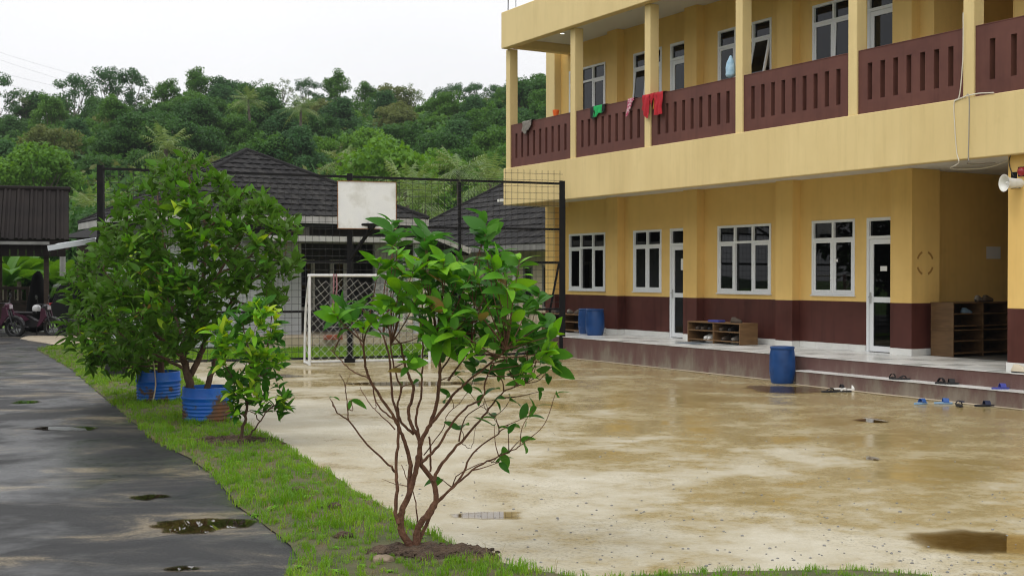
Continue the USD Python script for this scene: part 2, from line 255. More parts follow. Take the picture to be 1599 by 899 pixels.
# concrete court: pale where dry, ochre and glossy where wet
mk('court_concrete', {'g': ('geometry', {}), 'dw': ('vector_math', {'math_type': 'dot_product', 'vector2': tuple(W)}),
   'wet0': ('map_range', {'from_min': 5.0, 'from_max': 11.0, 'to_min': -0.05, 'to_max': 0.10, 'clamp': True}),
   'm1': ('mapping', {'rotation': (0, 0, .25), 'scale': (.95, 1.05, 1)}), 'n1': ('noise_texture', {'scale': 0.62, 'detail': 10.0, 'roughness': 0.70, 'distortion': .2}), 'n2': ('noise_texture', {'scale': 3.6, 'detail': 7.0, 'roughness': 0.7, 'distortion': .2}),
   'a': ('math', {'math_type': 'add'}), 'n2s': ('map_range', {'from_min': 0, 'from_max': 1, 'to_min': -.17, 'to_max': .17}), 'a2': ('math', {'math_type': 'add'}),
   'r': ('rgb_ramp', {'ramp': [(.30, (.46, .425, .33)), (.43, (.385, .345, .245)), (.54, (.305, .248, .130)), (.64, (.225, .170, .070)), (.78, (.160, .115, .040))]}),
   'ro': ('map_range', {'from_min': .43, 'from_max': .60, 'to_min': .58, 'to_max': .11, 'clamp': True}),
   'sp': ('noise_texture', {'scale': 34.0, 'detail': 4.0, 'roughness': 0.75}), 'spr': ('rgb_ramp', {'ramp': [(.34, (.45, .43, .40)), (.46, (1, 1, 1)), (.64, (1.10, 1.10, 1.08))]}),
   'sl': ('noise_texture', {'scale': .9, 'detail': 4.0}), 'slr': ('map_range', {'from_min': .42, 'from_max': .60, 'to_min': 0.15, 'to_max': 1.0, 'clamp': True}),
   'x': ('mix', {'mix_type': 'multiply'}), 'bs': ('map_range', {'from_min': .46, 'from_max': .66, 'to_min': .5, 'to_max': .04, 'clamp': True}), 'b': ('bump', {'distance': 0.012}), 'p': ('principled_bsdf', {})},
   [('g.position', 'dw.vector1'), ('dw.value', 'wet0.value'), ('g.position', 'm1.vector'), ('m1.vector', 'n1.vector'), ('m1.vector', 'n2.vector'), ('n1.fac', 'a.value1'), ('wet0.result', 'a.value2'), ('n2.fac', 'n2s.value'),
    ('a.value', 'a2.value1'), ('n2s.result', 'a2.value2'), ('a2.value', 'r.fac'), ('a2.value', 'ro.value'), ('ro.result', 'p.roughness'), ('a2.value', 'bs.value'), ('bs.result', 'b.strength'), ('g.position', 'sp.vector'), ('sp.fac', 'spr.fac'), ('g.position', 'sl.vector'), ('sl.fac', 'slr.value'),
    ('slr.result', 'x.fac'), ('r.color', 'x.color1'), ('spr.color', 'x.color2'), ('x.color', 'p.base_color'), ('sp.fac', 'b.height'), ('b.normal', 'p.normal')])
# asphalt: dark and wet, with dried mud in drifts
mk('asphalt', {'g': ('geometry', {}), 'm': ('mapping', {'scale': (.6, 1.15, 1)}), 'n1': ('noise_texture', {'scale': 0.9, 'detail': 9.0, 'roughness': 0.68, 'distortion': 0.9}), 'n2': ('noise_texture', {'scale': 0.55, 'detail': 5.0, 'roughness': .62}),
   'r': ('rgb_ramp', {'ramp': [(.36, (.011, .011, .012)), (.50, (.021, .021, .022)), (.56, (.046, .042, .037)), (.635, (.16, .132, .090))]}),
   'ro': ('map_range', {'from_min': .44, 'from_max': .58, 'to_min': .62, 'to_max': .24, 'clamp': True}), 'sp': ('noise_texture', {'scale': 48.0, 'detail': 4.0, 'roughness': 0.75}),
   'spr': ('rgb_ramp', {'ramp': [(.36, (.45, .45, .45)), (.52, (1, 1, 1)), (.66, (1.55, 1.55, 1.5))]}), 'x': ('mix', {'mix_type': 'multiply', 'fac': 1.0}), 'bs': ('map_range', {'from_min': .44, 'from_max': .58, 'to_min': .7, 'to_max': .12, 'clamp': True}), 'b': ('bump', {'distance': 0.010}), 'p': ('principled_bsdf', {'specular_ior_level': .32})},
   [('g.position', 'm.vector'), ('m.vector', 'n1.vector'), ('g.position', 'n2.vector'), ('n1.fac', 'r.fac'), ('n2.fac', 'ro.value'), ('ro.result', 'p.roughness'), ('n2.fac', 'bs.value'), ('bs.result', 'b.strength'), ('g.position', 'sp.vector'), ('sp.fac', 'spr.fac'),
    ('r.color', 'x.color1'), ('spr.color', 'x.color2'), ('x.color', 'p.base_color'), ('sp.fac', 'b.height'), ('b.normal', 'p.normal')])
mottled('turf_soil', (.050, .060, .018), (.085, .085, .035), 3.0, 0.9, 0.8, c3=(.11, .085, .05)); mottled('far_turf', (.070, .15, .018), (.11, .20, .028), 0.7, 0.9, 0.6)
mottled('hill_ground', (.014, .032, .010), (.030, .058, .018), 0.3, 0.95, 0.5)

def leafmat(name, c1, c2, scale=0.3, trans=0.35, rough=0.6, spec=0.2, back=None, fine=None):
    """Leaf: tone varies from place to place, light shines through."""
    nodes = {'g': ('geometry', {}), 'n': ('noise_texture', {'scale': scale, 'detail': 4.0, 'roughness': 0.65}), 'r': ('rgb_ramp', {'ramp': [(.34, c1), (.66, c2)]}),
             'p': ('principled_bsdf', {'roughness': rough, 'specular_ior_level': spec}), 't': ('translucent_bsdf', {}), 'h': ('hsv', {'saturation': 1.08, 'value': 1.25, 'hue': 0.485}), 'x': ('mix_closure', {'fac': trans})}
    links = [('g.position', 'n.vector'), ('n.fac', 'r.fac'), ('r.color', 'h.color'), ('h.color', 't.color'), ('p.BSDF', 'x.closure1'), ('t.BSDF', 'x.closure2')]
    if back:
        nodes['bk'] = ('mix', {'mix_type': 'mix', 'color2': back}); links += [('g.backfacing', 'bk.fac'), ('r.color', 'bk.color1'), ('bk.color', 'p.base_color')]
    else: links += [('r.color', 'p.base_color')]
    mk(name, nodes, links, surface='x.closure')
leafmat('leaf_mid', (.062, .215, .008), (.115, .310, .014), 5, rough=.55, spec=.2, back=(.10, .25, .03)); leafmat('leaf_dark', (.040, .145, .010), (.070, .205, .014), 5, rough=.55, spec=.2, back=(.10, .25, .03))
leafmat('leaf_bright', (.125, .330, .010), (.200, .420, .018), 5, rough=.55, spec=.2, back=(.10, .25, .03)); leafmat('leaf_young', (.24, .40, .018), (.36, .48, .035), 5, rough=.55, spec=.2, back=(.10, .25, .03))
leafmat('leaf_old', (.24, .13, .03), (.16, .17, .03), 9, back=(.2, .14, .06))
leafmat('foliage_dark', (.022, .072, .014), (.050, .125, .022), 0.22); leafmat('foliage_mid', (.036, .108, .015), (.076, .172, .023), 0.2)
leafmat('foliage_bright', (.058, .150, .015), (.110, .235, .024), 0.2); leafmat('foliage_olive', (.080, .108, .028), (.14, .165, .046), 0.25)
leafmat('foliage_blue', (.024, .076, .022), (.052, .128, .036), 0.22); leafmat('foliage_pale', (.11, .16, .07), (.16, .21, .09), 0.25); leafmat('palm_leaf', (.085, .150, .035), (.18, .24, .070), 0.6, rough=.35)
leafmat('grass_blade', (.090, .215, .012), (.165, .320, .024), 1.3, 0.4, 0.5, 0.3); leafmat('grass_light', (.15, .28, .018), (.24, .36, .040), 1.3, 0.4, 0.5, 0.3); leafmat('grass_dry', (.17, .15, .05), (.24, .21, .08), 2.0, 0.3, 0.6, 0.3)
mk('leaf_mixed', {'g': ('geometry', {}), 'r': ('rgb_ramp', {'ramp': [(0, (.036, .135, .010)), (.35, (.062, .205, .010)), (.75, (.115, .30, .014)), (.97, (.19, .40, .02)), (1, (.24, .36, .05))]}), 'bk': ('mix', {'mix_type': 'mix', 'color2': (.10, .25, .03)}), 'p': ('principled_bsdf', {'roughness': .55, 'specular_ior_level': .2}), 't': ('translucent_bsdf', {}), 'x': ('mix_closure', {'fac': .35})},
   [('g.random_per_island', 'r.fac'), ('r.color', 't.color'), ('g.backfacing', 'bk.fac'), ('r.color', 'bk.color1'), ('bk.color', 'p.base_color'), ('p.BSDF', 'x.closure1'), ('t.BSDF', 'x.closure2')], surface='x.closure')
mk('leaf_mixed_dark', {'g': ('geometry', {}), 'r': ('rgb_ramp', {'ramp': [(0, (.055, .125, .007)), (.35, (.105, .215, .008)), (.70, (.175, .310, .010)), (.90, (.21, .33, .02)), (1, (.24, .32, .04))]}), 'bk': ('mix', {'mix_type': 'mix', 'color2': (.10, .25, .03)}), 'p': ('principled_bsdf', {'roughness': .55, 'specular_ior_level': .2}), 't': ('translucent_bsdf', {}), 'x': ('mix_closure', {'fac': .35})},
   [('g.random_per_island', 'r.fac'), ('r.color', 't.color'), ('g.backfacing', 'bk.fac'), ('r.color', 'bk.color1'), ('bk.color', 'p.base_color'), ('p.BSDF', 'x.closure1'), ('t.BSDF', 'x.closure2')], surface='x.closure')
leafmat('leaf_deep', (.068, .160, .006), (.120, .235, .008), 5, rough=.5, spec=.25, back=(.075, .18, .03))  # deep yellowish green, the large shrub's own leaf tone
mk('air', {'v': ('principled_volume', {'color': (.86, .90, .93), 'density': .00013, 'anisotropy': .2})}, [], surface=None, volume='v.volume')

# ================================================================== the ground
def sheet(poly, z, step=None, bumpf=None):
    """A flat sheet over a polygon; with step, a grid inside it that bumpf raises."""
    if step is None:
        m = [trimesh.creation.triangulate_polygon(g, engine='earcut') for g in getattr(poly, 'geoms', [poly])]
        return cat_([(np.c_[v, np.full(len(v), z)], f) for v, f in m])
    x0, y0, x1, y1 = poly.bounds; vs, fs, n = [], [], 0
    ring = np.array(poly.exterior.segmentize(step).coords)[:-1]
    gx, gy = np.meshgrid(np.arange(x0, x1, step), np.arange(y0, y1, step)); q = np.c_[gx.ravel(), gy.ravel()] + rng.uniform(-.2, .2, (gx.size, 2)) * step
    q = q[shapely.contains_xy(poly.buffer(-step * .4), q[:, 0], q[:, 1])]; pts = np.vstack([ring, q])
    from scipy.spatial import Delaunay
    tri = Delaunay(pts).simplices; c = pts[tri].mean(1); tri = tri[shapely.contains_xy(poly, c[:, 0], c[:, 1])]
    a = pts[tri]; s = (a[:, 1, 0] - a[:, 0, 0]) * (a[:, 2, 1] - a[:, 0, 1]) - (a[:, 1, 1] - a[:, 0, 1]) * (a[:, 2, 0] - a[:, 0, 0]); tri[s < 0] = tri[s < 0][:, ::-1]
    return np.c_[pts, z + bumpf(pts)], tri
def ragged(pts, amp=0.05, step=0.12, seed=0, freq=2.2):
    """A polygon whose edge wanders as broken edges do."""
    r = np.array(Polygon(pts).exterior.segmentize(step).coords)[:-1]
    dx = fbm(np.c_[r * freq, np.zeros(len(r))], 4, seed) - .5; dy = fbm(np.c_[r * freq, np.full(len(r), 9.)], 4, seed + 5) - .5
    p = Polygon(r + np.c_[dx, dy] * 2 * amp).buffer(0); return max(getattr(p, 'geoms', [p]), key=lambda g: g.area)
gp = lambda *q: [tuple(G(*p)[:2]) for p in q]

solo('ground', sheet(Polygon([(-400, -60), (400, -60), (400, 700), (-400, 700)]), -0.03), 'far_turf', kind='structure')

LEFT = gp((60, 546), (112, 574), (152, 607), (200, 647), (247, 687), (305, 717), (347, 747), (376, 787), (420, 817), (466, 852), (474, 872), (455, 905))
RIGHT = gp((262, 560), (300, 590), (345, 625), (365, 660), (415, 682), (452, 706), (530, 756), (640, 825), (720, 864), (800, 890))
road = ragged([(-30, -4), (-30, 44)] + [(-14.2, 44), (-13.6, 38)] + LEFT + [(-1.2, 6.0), (-1.0, -4)], 0.05, .15, 3)
solo('driveway', sheet(road, 0.0), 'asphalt', kind='structure')
court = ragged([(-9.5, 27.4)] + RIGHT[0:] + [(0.45, 7.62), (0.9, 7.66), (1.5, 7.78), (2.2, 7.80), (2.7, 7.66), (3.2, 6.2), (9, 5), (16, 5)] + [tuple(uw1(6, 15.3, 0)[:2]), tuple(uw1(-26.6, 15.3, 0)[:2]), tuple(uw1(-29, 15.4, 0)[:2]), (-2, 27.9)], 0.05, .2, 4)
solo('court', sheet(court, 0.004), 'court_concrete', kind='structure')
strip = ragged(LEFT[::-1] + gp((75, 542), (262, 552)) + RIGHT + [(0.45, 7.58), (0.9, 7.62), (1.5, 7.74), (2.2, 7.76), (2.65, 7.62), (2.8, 6.0), (0.5, 5.0), (-1.0, 5.0), (-1.2, 6.0)], 0.02, .15, 5)
strip = strip.buffer(.05)
def mound(c, r, h):
    return lambda p: h * np.exp(-((p[:, 0] - c[0]) ** 2 + (p[:, 1] - c[1]) ** 2) / r ** 2)
edge_rise = lambda p: np.clip(np.array(shapely.distance(strip.exterior, shapely.points(p))) * .25, 0, .035) + .02 * (fbm(np.c_[p * 3, p[:, 0] * 0], 3, 2) - .4)
solo('grass_verge', sheet(strip, 0.006, 0.12, edge_rise), 'turf_soil', kind='structure', smooth=True)
# concrete apron before the carport
apron = ragged(gp((30, 529), (45, 524), (110, 524), (190, 534), (180, 541), (85, 538)), .08, .3, 8)
solo('carport_apron', sheet(apron, 0.006), 'beige_plinth', kind='structure')

def earth(name, c, r, h, seed):
    n = 64; g = np.linspace(0, 2 * np.pi, n, endpoint=False); rr = np.linspace(0, 1, 16); vs = []
    for k in rr:
        for a in g:
            e = 1 + .5 * (noise(np.array([math.cos(a) * 2 + seed, math.sin(a) * 2, seed])) - .5)
            x, y = c[0] + r[0] * k * e * math.cos(a), c[1] + r[1] * k * e * math.sin(a)
            t = (1 - k ** 2); lump = fbm(np.array([x * 9, y * 9, seed]), 4, 3) - .35
            vs.append((x, y, .012 + h * t + .10 * lump * min(1, t * 2.2)))
    f = []
    for i in range(15):
        for j in range(n):
            k = (j + 1) % n; f += [[i * n + j, (i + 1) * n + j, (i + 1) * n + k], [i * n + j, (i + 1) * n + k, i * n + k]]
    m = [(np.array(vs), np.array(f))]
    for q in range(150):                                   # clods lying on it
        a, k = rng.uniform(0, 6.28), math.sqrt(rng.uniform(0, 1)) * 1.05; s = rng.uniform(.008, .026)
        b = trimesh.creation.icosphere(0, s); b.apply_scale([1, rng.uniform(.7, 1.2), .7]); b.vertices += rng.normal(0, s * .18, b.vertices.shape)
        m.append(move(b, (c[0] + r[0] * k * math.cos(a), c[1] + r[1] * k * math.sin(a), .03 + h * (1 - k * k) * .9)))
    return solo(name, cat_(m), 'soil', kind='structure')
TREE1 = G(645, 868); SHRUB = G(378, 694); DRUM1 = np.array([-3.92, 15.66, 0]); DRUM2 = np.array([-5.28, 18.16, 0])
earth('bare_earth', (TREE1[0] + .12, TREE1[1] - .06), (.46, .26), .05, 1); earth('bare_earth', (SHRUB[0] - .12, SHRUB[1] + .02), (.50, .40), .05, 2)
for k, (px, py, s) in enumerate([(520, 801, .055), (537, 848, .05), (597, 885, .045), (465, 775, .06)]):
    b = trimesh.creation.icosphere(2, s); b.apply_scale([1.5, 1, .7]); v = np.array(b.vertices); v += (fbm(v * 30 + k, 3)[:, None] - .5) * v * .9
    solo('earth_clod', move((v, b.faces), G(px, py) + [0, 0, .05]), ['soil', 'soil', 'stone', 'soil'][k],
         ['dark earth clod in the grass left of the young tree', 'larger brown earth clod close to the asphalt edge beside the young tree', 'pale tan stone at the foot of the young tree', 'flat earth clod in the grass left of the court puddle'][k], ['clod', 'clod', 'stone', 'clod'][k], smooth=True)

# puddles: outlines wander, depth (a primvar) falls to nothing at the rim
def puddle(cx, cy, rx, ry, z, seed, soft=.08):
    c = G(cx, cy); n = 90; a = np.linspace(0, 2 * np.pi, n, endpoint=False); ax = abs(G(cx + rx, cy)[0] - c[0]); ay = abs(G(cx, cy - ry)[1] - G(cx, cy + ry)[1]) / 2
    k = .45 + 1.1 * fbm(np.c_[np.cos(a) * 1.3 + seed * 7, np.sin(a) * 1.3, np.full(n, seed)], 4, seed); k = k + .20 * (fbm(np.c_[np.cos(a) * 6, np.sin(a) * 6, np.full(n, seed + 3.)], 3, 1) - .5)
    p = Polygon(np.c_[c[0] + ax * k * np.cos(a), c[1] + ay * k * np.sin(a)]).buffer(0); p = max(getattr(p, 'geoms', [p]), key=lambda g: g.area)
    v, f = sheet(p, z, max(.025, min(ax, ay) / 9), lambda q: q[:, 0] * 0); d = np.clip(shapely.distance(p.exterior, shapely.points(v[:, :2])) / min(soft, .45 * min(ax, ay)), 0, 1)
    o = solo('puddle', (v, f), 'puddle_water', kind='structure'); UsdGeom.PrimvarsAPI(stage.GetPrimAtPath(o.path)).CreatePrimvar('depth', Sdf.ValueTypeNames.FloatArray, 'vertex').Set(Vt.FloatArray.FromNumpy(d.astype(np.float32))); return o
for i, q in enumerate([(318, 820, 78, 12), (280, 888, 30, 7), (232, 776, 30, 5), (100, 669, 50, 3.5), (40, 628, 26, 3)]): puddle(*q, .004, 20 + i, .06 if i < 3 else .12)
for i, q in enumerate([(758, 806, 62, 6.5), (1357, 657, 24, 4.5), (1362, 716, 16, 3.5), (1530, 846, 110, 18), (1225, 609, 60, 7), (660, 600, 120, 4), (430, 588, 60, 4)]): puddle(*q, .008, 40 + i, .22)

# pebbles on the wet court
def pebble(s):
    b = trimesh.creation.icosphere(0, s); b.apply_scale([1, rng.uniform(.6, 1), .6]); return b
pb = []
for k in range(420):
    px, py = rng.uniform(620, 1599), 899 - 230 * rng.uniform(0, 1) ** 1.6; q = G(px, py)
    if court.contains(Point(q[0], q[1])): pb.append(move(pebble(rng.choice([.006, .008, .011, .014], p=[.4, .3, .2, .1])), q + [0, 0, .007]))
solo('gravel', cat_(pb), 'grey_concrete', 'loose dark grit scattered over the pale court', 'gravel', kind='stuff')

# ------------------------------------------------------------------ hill
def hill_z(x, y):
    x, y = np.asarray(x, float), np.asarray(y, float)
    s = np.clip((y - 62 - .10 * np.abs(x + 40)) / 120, 0, 1); s = s * s * (3 - 2 * s) * .5 + s * .5
    ridge = 24 + 2.5 * np.sin(x * .045 + 1.0) + 1.5 * np.sin(x * .11)
    return -.6 + s * ridge + 1.6 * (fbm(np.stack([x * .06, y * .06, x * 0], -1), 3, 4) - .5) * np.clip(s * 6, 0, 1)
gx, gy = np.meshgrid(np.linspace(-190, 110, 90), np.linspace(50, 330, 80)); hv = np.stack([gx, gy, hill_z(gx, gy)], -1).reshape(-1, 3)
hf = np.array([[i * 90 + j, i * 90 + j + 1, (i + 1) * 90 + j + 1, (i + 1) * 90 + j] for i in range(79) for j in range(89)])
solo('hill', (hv, hf), 'hill_ground', kind='structure', smooth=True)

# ================================================================== the school building (u along the front, w into it)
PL = 0.484                                   # porch floor
WF, WW = 15.17, 17.05                        # porch edge, wall face
U0, U1 = -27.35, -4.0
S = thing('school_building', 'two storey cream and yellow school block with maroon balcony walls and white windows', 'building', uw1(U0, WW, 0))
LZ = dict(low=(PL, 3.80), up=(4.66, 8.0))
WIN = [(-26.52, -24.87, 3, 'w'), (-23.69, -22.58, 2, 'w'), (-22.26, -21.47, 1, 'd'), (-20.58, -18.89, 3, 'w'), (-17.72, -16.59, 2, 'w'), (-16.29, -15.48, 1, 'd')]
UP = 4.20
def wall_poly(ua, ub_, za, zb, dz, wins):
    p = sbox(ua, za, ub_, zb)
    for a, b, n, k in wins:
        p = p.difference(sbox(a, (1.525 if k == 'w' else PL - .1) + dz, b, 2.965 + dz))
    return p
# lower storey: dado below 1.41 m, yellow above
obj('dado', ext(wall_poly(U0, -15.06, PL - .2, 1.41, 0, WIN), WW, WW + .15, 'uz'), 'dark_maroon_paint', S)
obj('wall', ext(wall_poly(U0, -15.06, 1.41, 3.81, 0, WIN), WW, WW + .15, 'uz'), 'yellow_paint', S)
obj('wall', ext(wall_poly(U0, -14.75, 4.5, 8.02, UP, WIN), WW, WW + .15, 'uz'), 'yellow_paint', S)
# right of the passage (beyond the picture's edge the block goes on)
W2 = [(-10.6, -9.0, 3, 'w'), (-7.6, -6.5, 2, 'w')]
obj('dado', ext(wall_poly(-13.15, U1, PL - .2, 1.41, 0, W2), WW, WW + .15, 'uz'), 'dark_maroon_paint', S)
obj('wall', ext(wall_poly(-13.15, U1, 1.41, 3.81, 0, W2), WW, WW + .15, 'uz'), 'yellow_paint', S)
obj('wall', ext(wall_poly(-13.14, U1, 4.5, 8.02, UP, W2), WW, WW + .15, 'uz'), 'yellow_paint', S)
# passage walls, ends, back
obj('passage_wall', ub(-15.42, -15.27, 17.20, 24.0, 1.41, 3.81), 'yellow_paint', S); obj('passage_dado', ub(-15.42, -15.27, 17.20, 24.0, PL - .2, 1.41), 'dark_maroon_paint', S)
obj('passage_wall', ub(-13.15, -13.0, 17.20, 24.0, 1.41, 3.81), 'yellow_paint', S); obj('passage_dado', ub(-13.15, -13.0, 17.20, 24.0, PL - .2, 1.41), 'dark_maroon_paint', S); obj('dimmed_passage_end', ub(-15.26, -13.16, 23.8, 23.95, PL - .2, 3.81), 'room_plaster', S)  # end wall coloured dark to stand in for the shade deep in the passage
obj('upper_passage_wall', ub(-14.9, -14.75, 17.20, 24.0, 4.5, 8.02), 'yellow_paint', S); obj('upper_passage_wall', ub(-13.14, -12.99, 17.20, 24.0, 4.5, 8.02), 'yellow_paint', S)
obj('upper_passage_wall', ub(-14.74, -13.15, 19.2, 19.35, 4.5, 8.02), 'yellow_paint', S)
obj('end_wall', ub(U0 - .02, U0 + .13, WW + .152, 24.2, 0, 8.4), 'cream_paint', S); obj('end_wall', ub(U1 - .13, U1, WW + .152, 24.2, 0, 8.4), 'cream_paint', S)
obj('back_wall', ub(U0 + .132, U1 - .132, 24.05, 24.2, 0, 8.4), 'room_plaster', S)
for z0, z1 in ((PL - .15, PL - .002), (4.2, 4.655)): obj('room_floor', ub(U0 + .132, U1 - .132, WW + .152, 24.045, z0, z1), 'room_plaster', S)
# ceilings
obj('porch_ceiling', ub(U0 + .02, U1, WF + .20, 24.04, 3.79, 3.86), 'white_ceiling', S); obj('balcony_ceiling', ub(-26.37, U1, WF + .125, 24.04, 7.82, 7.88), 'white_ceiling', S)
# floor slab edge, roof beam
obj('slab_edge', ub(-26.73, U1, WF + .04, WF + .20, 3.665, 4.59, .012), 'cream_paint', S); obj('slab_edge', ub(-26.73, -26.55, WF + .203, WW + .1, 3.665, 4.59, .012), 'cream_paint', S)
obj('balcony_floor', ub(-26.545, U1, WF + .205, WW - .002, 4.40, 4.66), 'grey_tile', S)
obj('roof_beam', ub(-26.60, U1, WF - .10, WF + .12, 7.575, 8.48, .012), 'cream_paint', S); obj('roof_beam', ub(-26.60, -26.38, WF + .123, 24.2, 7.60, 8.478, .012), 'cream_paint', S)
obj('roof_slab', ub(-26.37, U1, WF + .13, 24.2, 8.10, 8.25), 'grey_concrete', S)
# pilasters
PIL = [(-27.37, -26.9), (-24.54, -24.07), (-21.53, -21.05), (-18.54, -18.06), (-15.54, -15.05)]
for i, (a, b) in enumerate(PIL):
    we = WW + .001 if i < 4 else 17.56
    obj('pilaster', ub(a, b, WW - .2, we, 1.41, 3.788), 'yellow_paint', S); obj('pilaster_base', ub(a, b, WW - .2, we, PL - .1, 1.41), 'dark_maroon_paint', S)
    obj('upper_pilaster', ub(a + .03, b - .02, WW - .2, (WW + .001 if i < 4 else 17.4), 4.6, 7.818), 'yellow_paint' if i else 'cream_paint', S)
obj('upper_pilaster', ub(-12.95, -12.5, WW - .2, WW + .001, 4.6, 7.818), 'yellow_paint', S)
# white skirting tiles
def skirt(a, b, w0, n):
    for k in range(n):
        c0, c1 = a + (b - a) * k / n, a + (b - a) * (k + 1) / n
        obj('skirting_tile', ub(c0 + .002, c1 - .002, w0 - .012, w0, PL + .001, PL + .118), 'white_tile', S)
gaps = [(-26.9, -24.54), (-24.07, -22.27), (-21.05, -18.54), (-18.06, -16.30)]
for a, b in gaps: skirt(a + .013, b - .003, WW, max(1, round((b - a) / .42)))
for a, b in PIL: skirt(a, b, WW - .2, 1)
for a, b in PIL[1:4]: obj('skirting_tile', ub(b, b + .012, WW - .212, WW - .013, PL + .001, PL + .118), 'white_tile', S)
for k in range(2): obj('skirting_tile', ub(-15.05, -15.038, 16.838 + .36 * k, 17.194 + .36 * k, PL + .001, PL + .118), 'white_tile', S)
# porch: plinth, step, tiles
obj('porch_plinth', ub(-26.7, U1, WF, WW + .3, 0 - .1, PL - .012), 'plinth_paint', S)
obj('step', ub(-15.86, U1, WF - .27, WF - .002, -.1, .235), 'plinth_paint', S)
nt = 0
for i in range(56):
    a = -26.7 + .405 * i
    if a > U1 - .4: break
    if a < -11.0:
        for j in range(5):
            w0 = WF - .012 + .40 * j; w1 = w0 + .398
            if a + .4 < -15.2: w1 = min(w1, WW - .002)
            nt += 1
            obj('floor_tile', ub(a + .0015, a + .4035, w0, w1, PL - .012, PL + .0006 * ((i * 7 + j * 3) % 3 - 1)), 'white_tile' if (i * 5 + j * 3) % 4 else 'grey_tile', S)
    else: obj('floor_tile', ub(a + .0015, a + .4035, WF - .012, WF + 1.99, PL - .012, PL), 'white_tile', S)
obj('passage_floor', ub(-15.26, -13.16, WF + 2.0, 23.79, PL - .012, PL - .005), 'grey_tile', S)
for i in range(13):
    a = -15.87 + .405 * i; obj('step_tile', ub(a, a + .402, WF - .282, WF - .003, .235, .247), 'white_tile', S)
# columns of the balcony, ground floor columns by the passage
COLS = [-26.67, -23.68, -20.80, -17.90, -15.01, -12.64, -9.6, -6.7]
for c in COLS: obj('column', ub(c, c + .20, WF + .08, WF + .31, 4.592, 7.573, .008), 'cream_paint', S)
CF = WF + .22; CU = PW(1573, 450, CF)[0]
for c in (CU, CU + 5.0):
    obj('porch_column', ub(c, c + .5, CF, CF + .5, 1.41, 3.79, .008), 'yellow_paint', S); obj('porch_column_base', ub(c, c + .5, CF, CF + .5, PL, 1.41, .006), 'dark_maroon_paint', S)
    obj('skirting_tile', ub(c - .008, c + .508, CF - .012, CF + .508, PL + .001, PL + .13), 'white_tile', S)
# balustrade panels with open slots
for a, b, n in [(COLS[i] + .20, COLS[i + 1], 9 if i < 4 else 7) for i in range(7)]:
    p = sbox(a + .002, 4.592, b - .002, 5.65); m = (b - a - .24) / n
    for k in range(n):
        c = a + .12 + m * (k + .5); p = p.difference(sbox(c - .05, 4.82, c + .05, 5.43))
    obj('balustrade', ext(p, WF + .115, WF + .30, 'uz'), 'maroon_paint', S)
    obj('balustrade_cap', ub(a + .002, b - .002, WF + .108, WF + .307, 5.65, 5.668, .006), 'maroon_paint', S)

def pane(par, a, b, z0, z1, w): obj('pane', ub(a, b, w, w + .006, z0, z1), 'glass', par)
def sash(par, a, b, z0, z1, w, t=.055, open_=0.0, lean=0.0):
    """A white framed leaf with its glass; open_ leans its foot outwards, lean swings it."""
    fr = ext(sbox(a, z0, b, z1).difference(sbox(a + t, z0 + t, b - t, z1 - t)), w, w + .04, 'uz'); gl = ub(a + t - .005, b - t + .005, w + .016, w + .022, z0 + t - .005, z1 - t + .005)
    if open_: fr, gl = (spin(x, open_, uw1(a, w, z1), U) for x in (fr, gl))
    if lean: fr, gl = (spin(x, lean, uw1(a, w, z1), Z) for x in (fr, gl))
    obj('casement', fr, 'white_frame', par); obj('pane', gl, 'glass', par)
def window(a, b, n, dz, blind=None, opens={}, foot=0):
    z0, z1, zt = 1.525 + dz, 2.965 + dz, 2.60 + dz; w = WW - .012; t = .05; xs = np.linspace(a, b, n + 1)
    p = sbox(a, z0, b, z1)
    for k in range(n):
        l = xs[k] + (t if k == 0 else t / 2); r = xs[k + 1] - (t if k == n - 1 else t / 2)
        p = p.difference(sbox(l, z0 + t, r, zt - t / 2)).difference(sbox(l, zt + t / 2, r, z1 - t))
    f = obj('window', ext(p, w, w + .09, 'uz'), 'white_frame', S)
    obj('sill', ub(a - .02, b + .02, w - .025, w + .02, z0 - .022, z0 - .002), 'white_frame', f)
    for k in range(n):
        l = xs[k] + (t if k == 0 else t / 2); r = xs[k + 1] - (t if k == n - 1 else t / 2)
        pane(f, l, r, zt + t / 2, z1 - t, w + .05)
        if k % 2 == 1 and n == 3: pane(f, l, r, z0 + t, zt - t / 2, w + .05)
        else: sash(f, l + .002, r - .002, z0 + t + .002, zt - t / 2 - .002, w + .008, .045, opens.get(k, 0.0))
        if blind == k:
            for q in range(22): obj('blind_slat', ub(l + .02, r - .02, w + .11, w + .135, z0 + .09 + q * .042, z0 + .094 + q * .042 + .022), 'blind_slat', f)
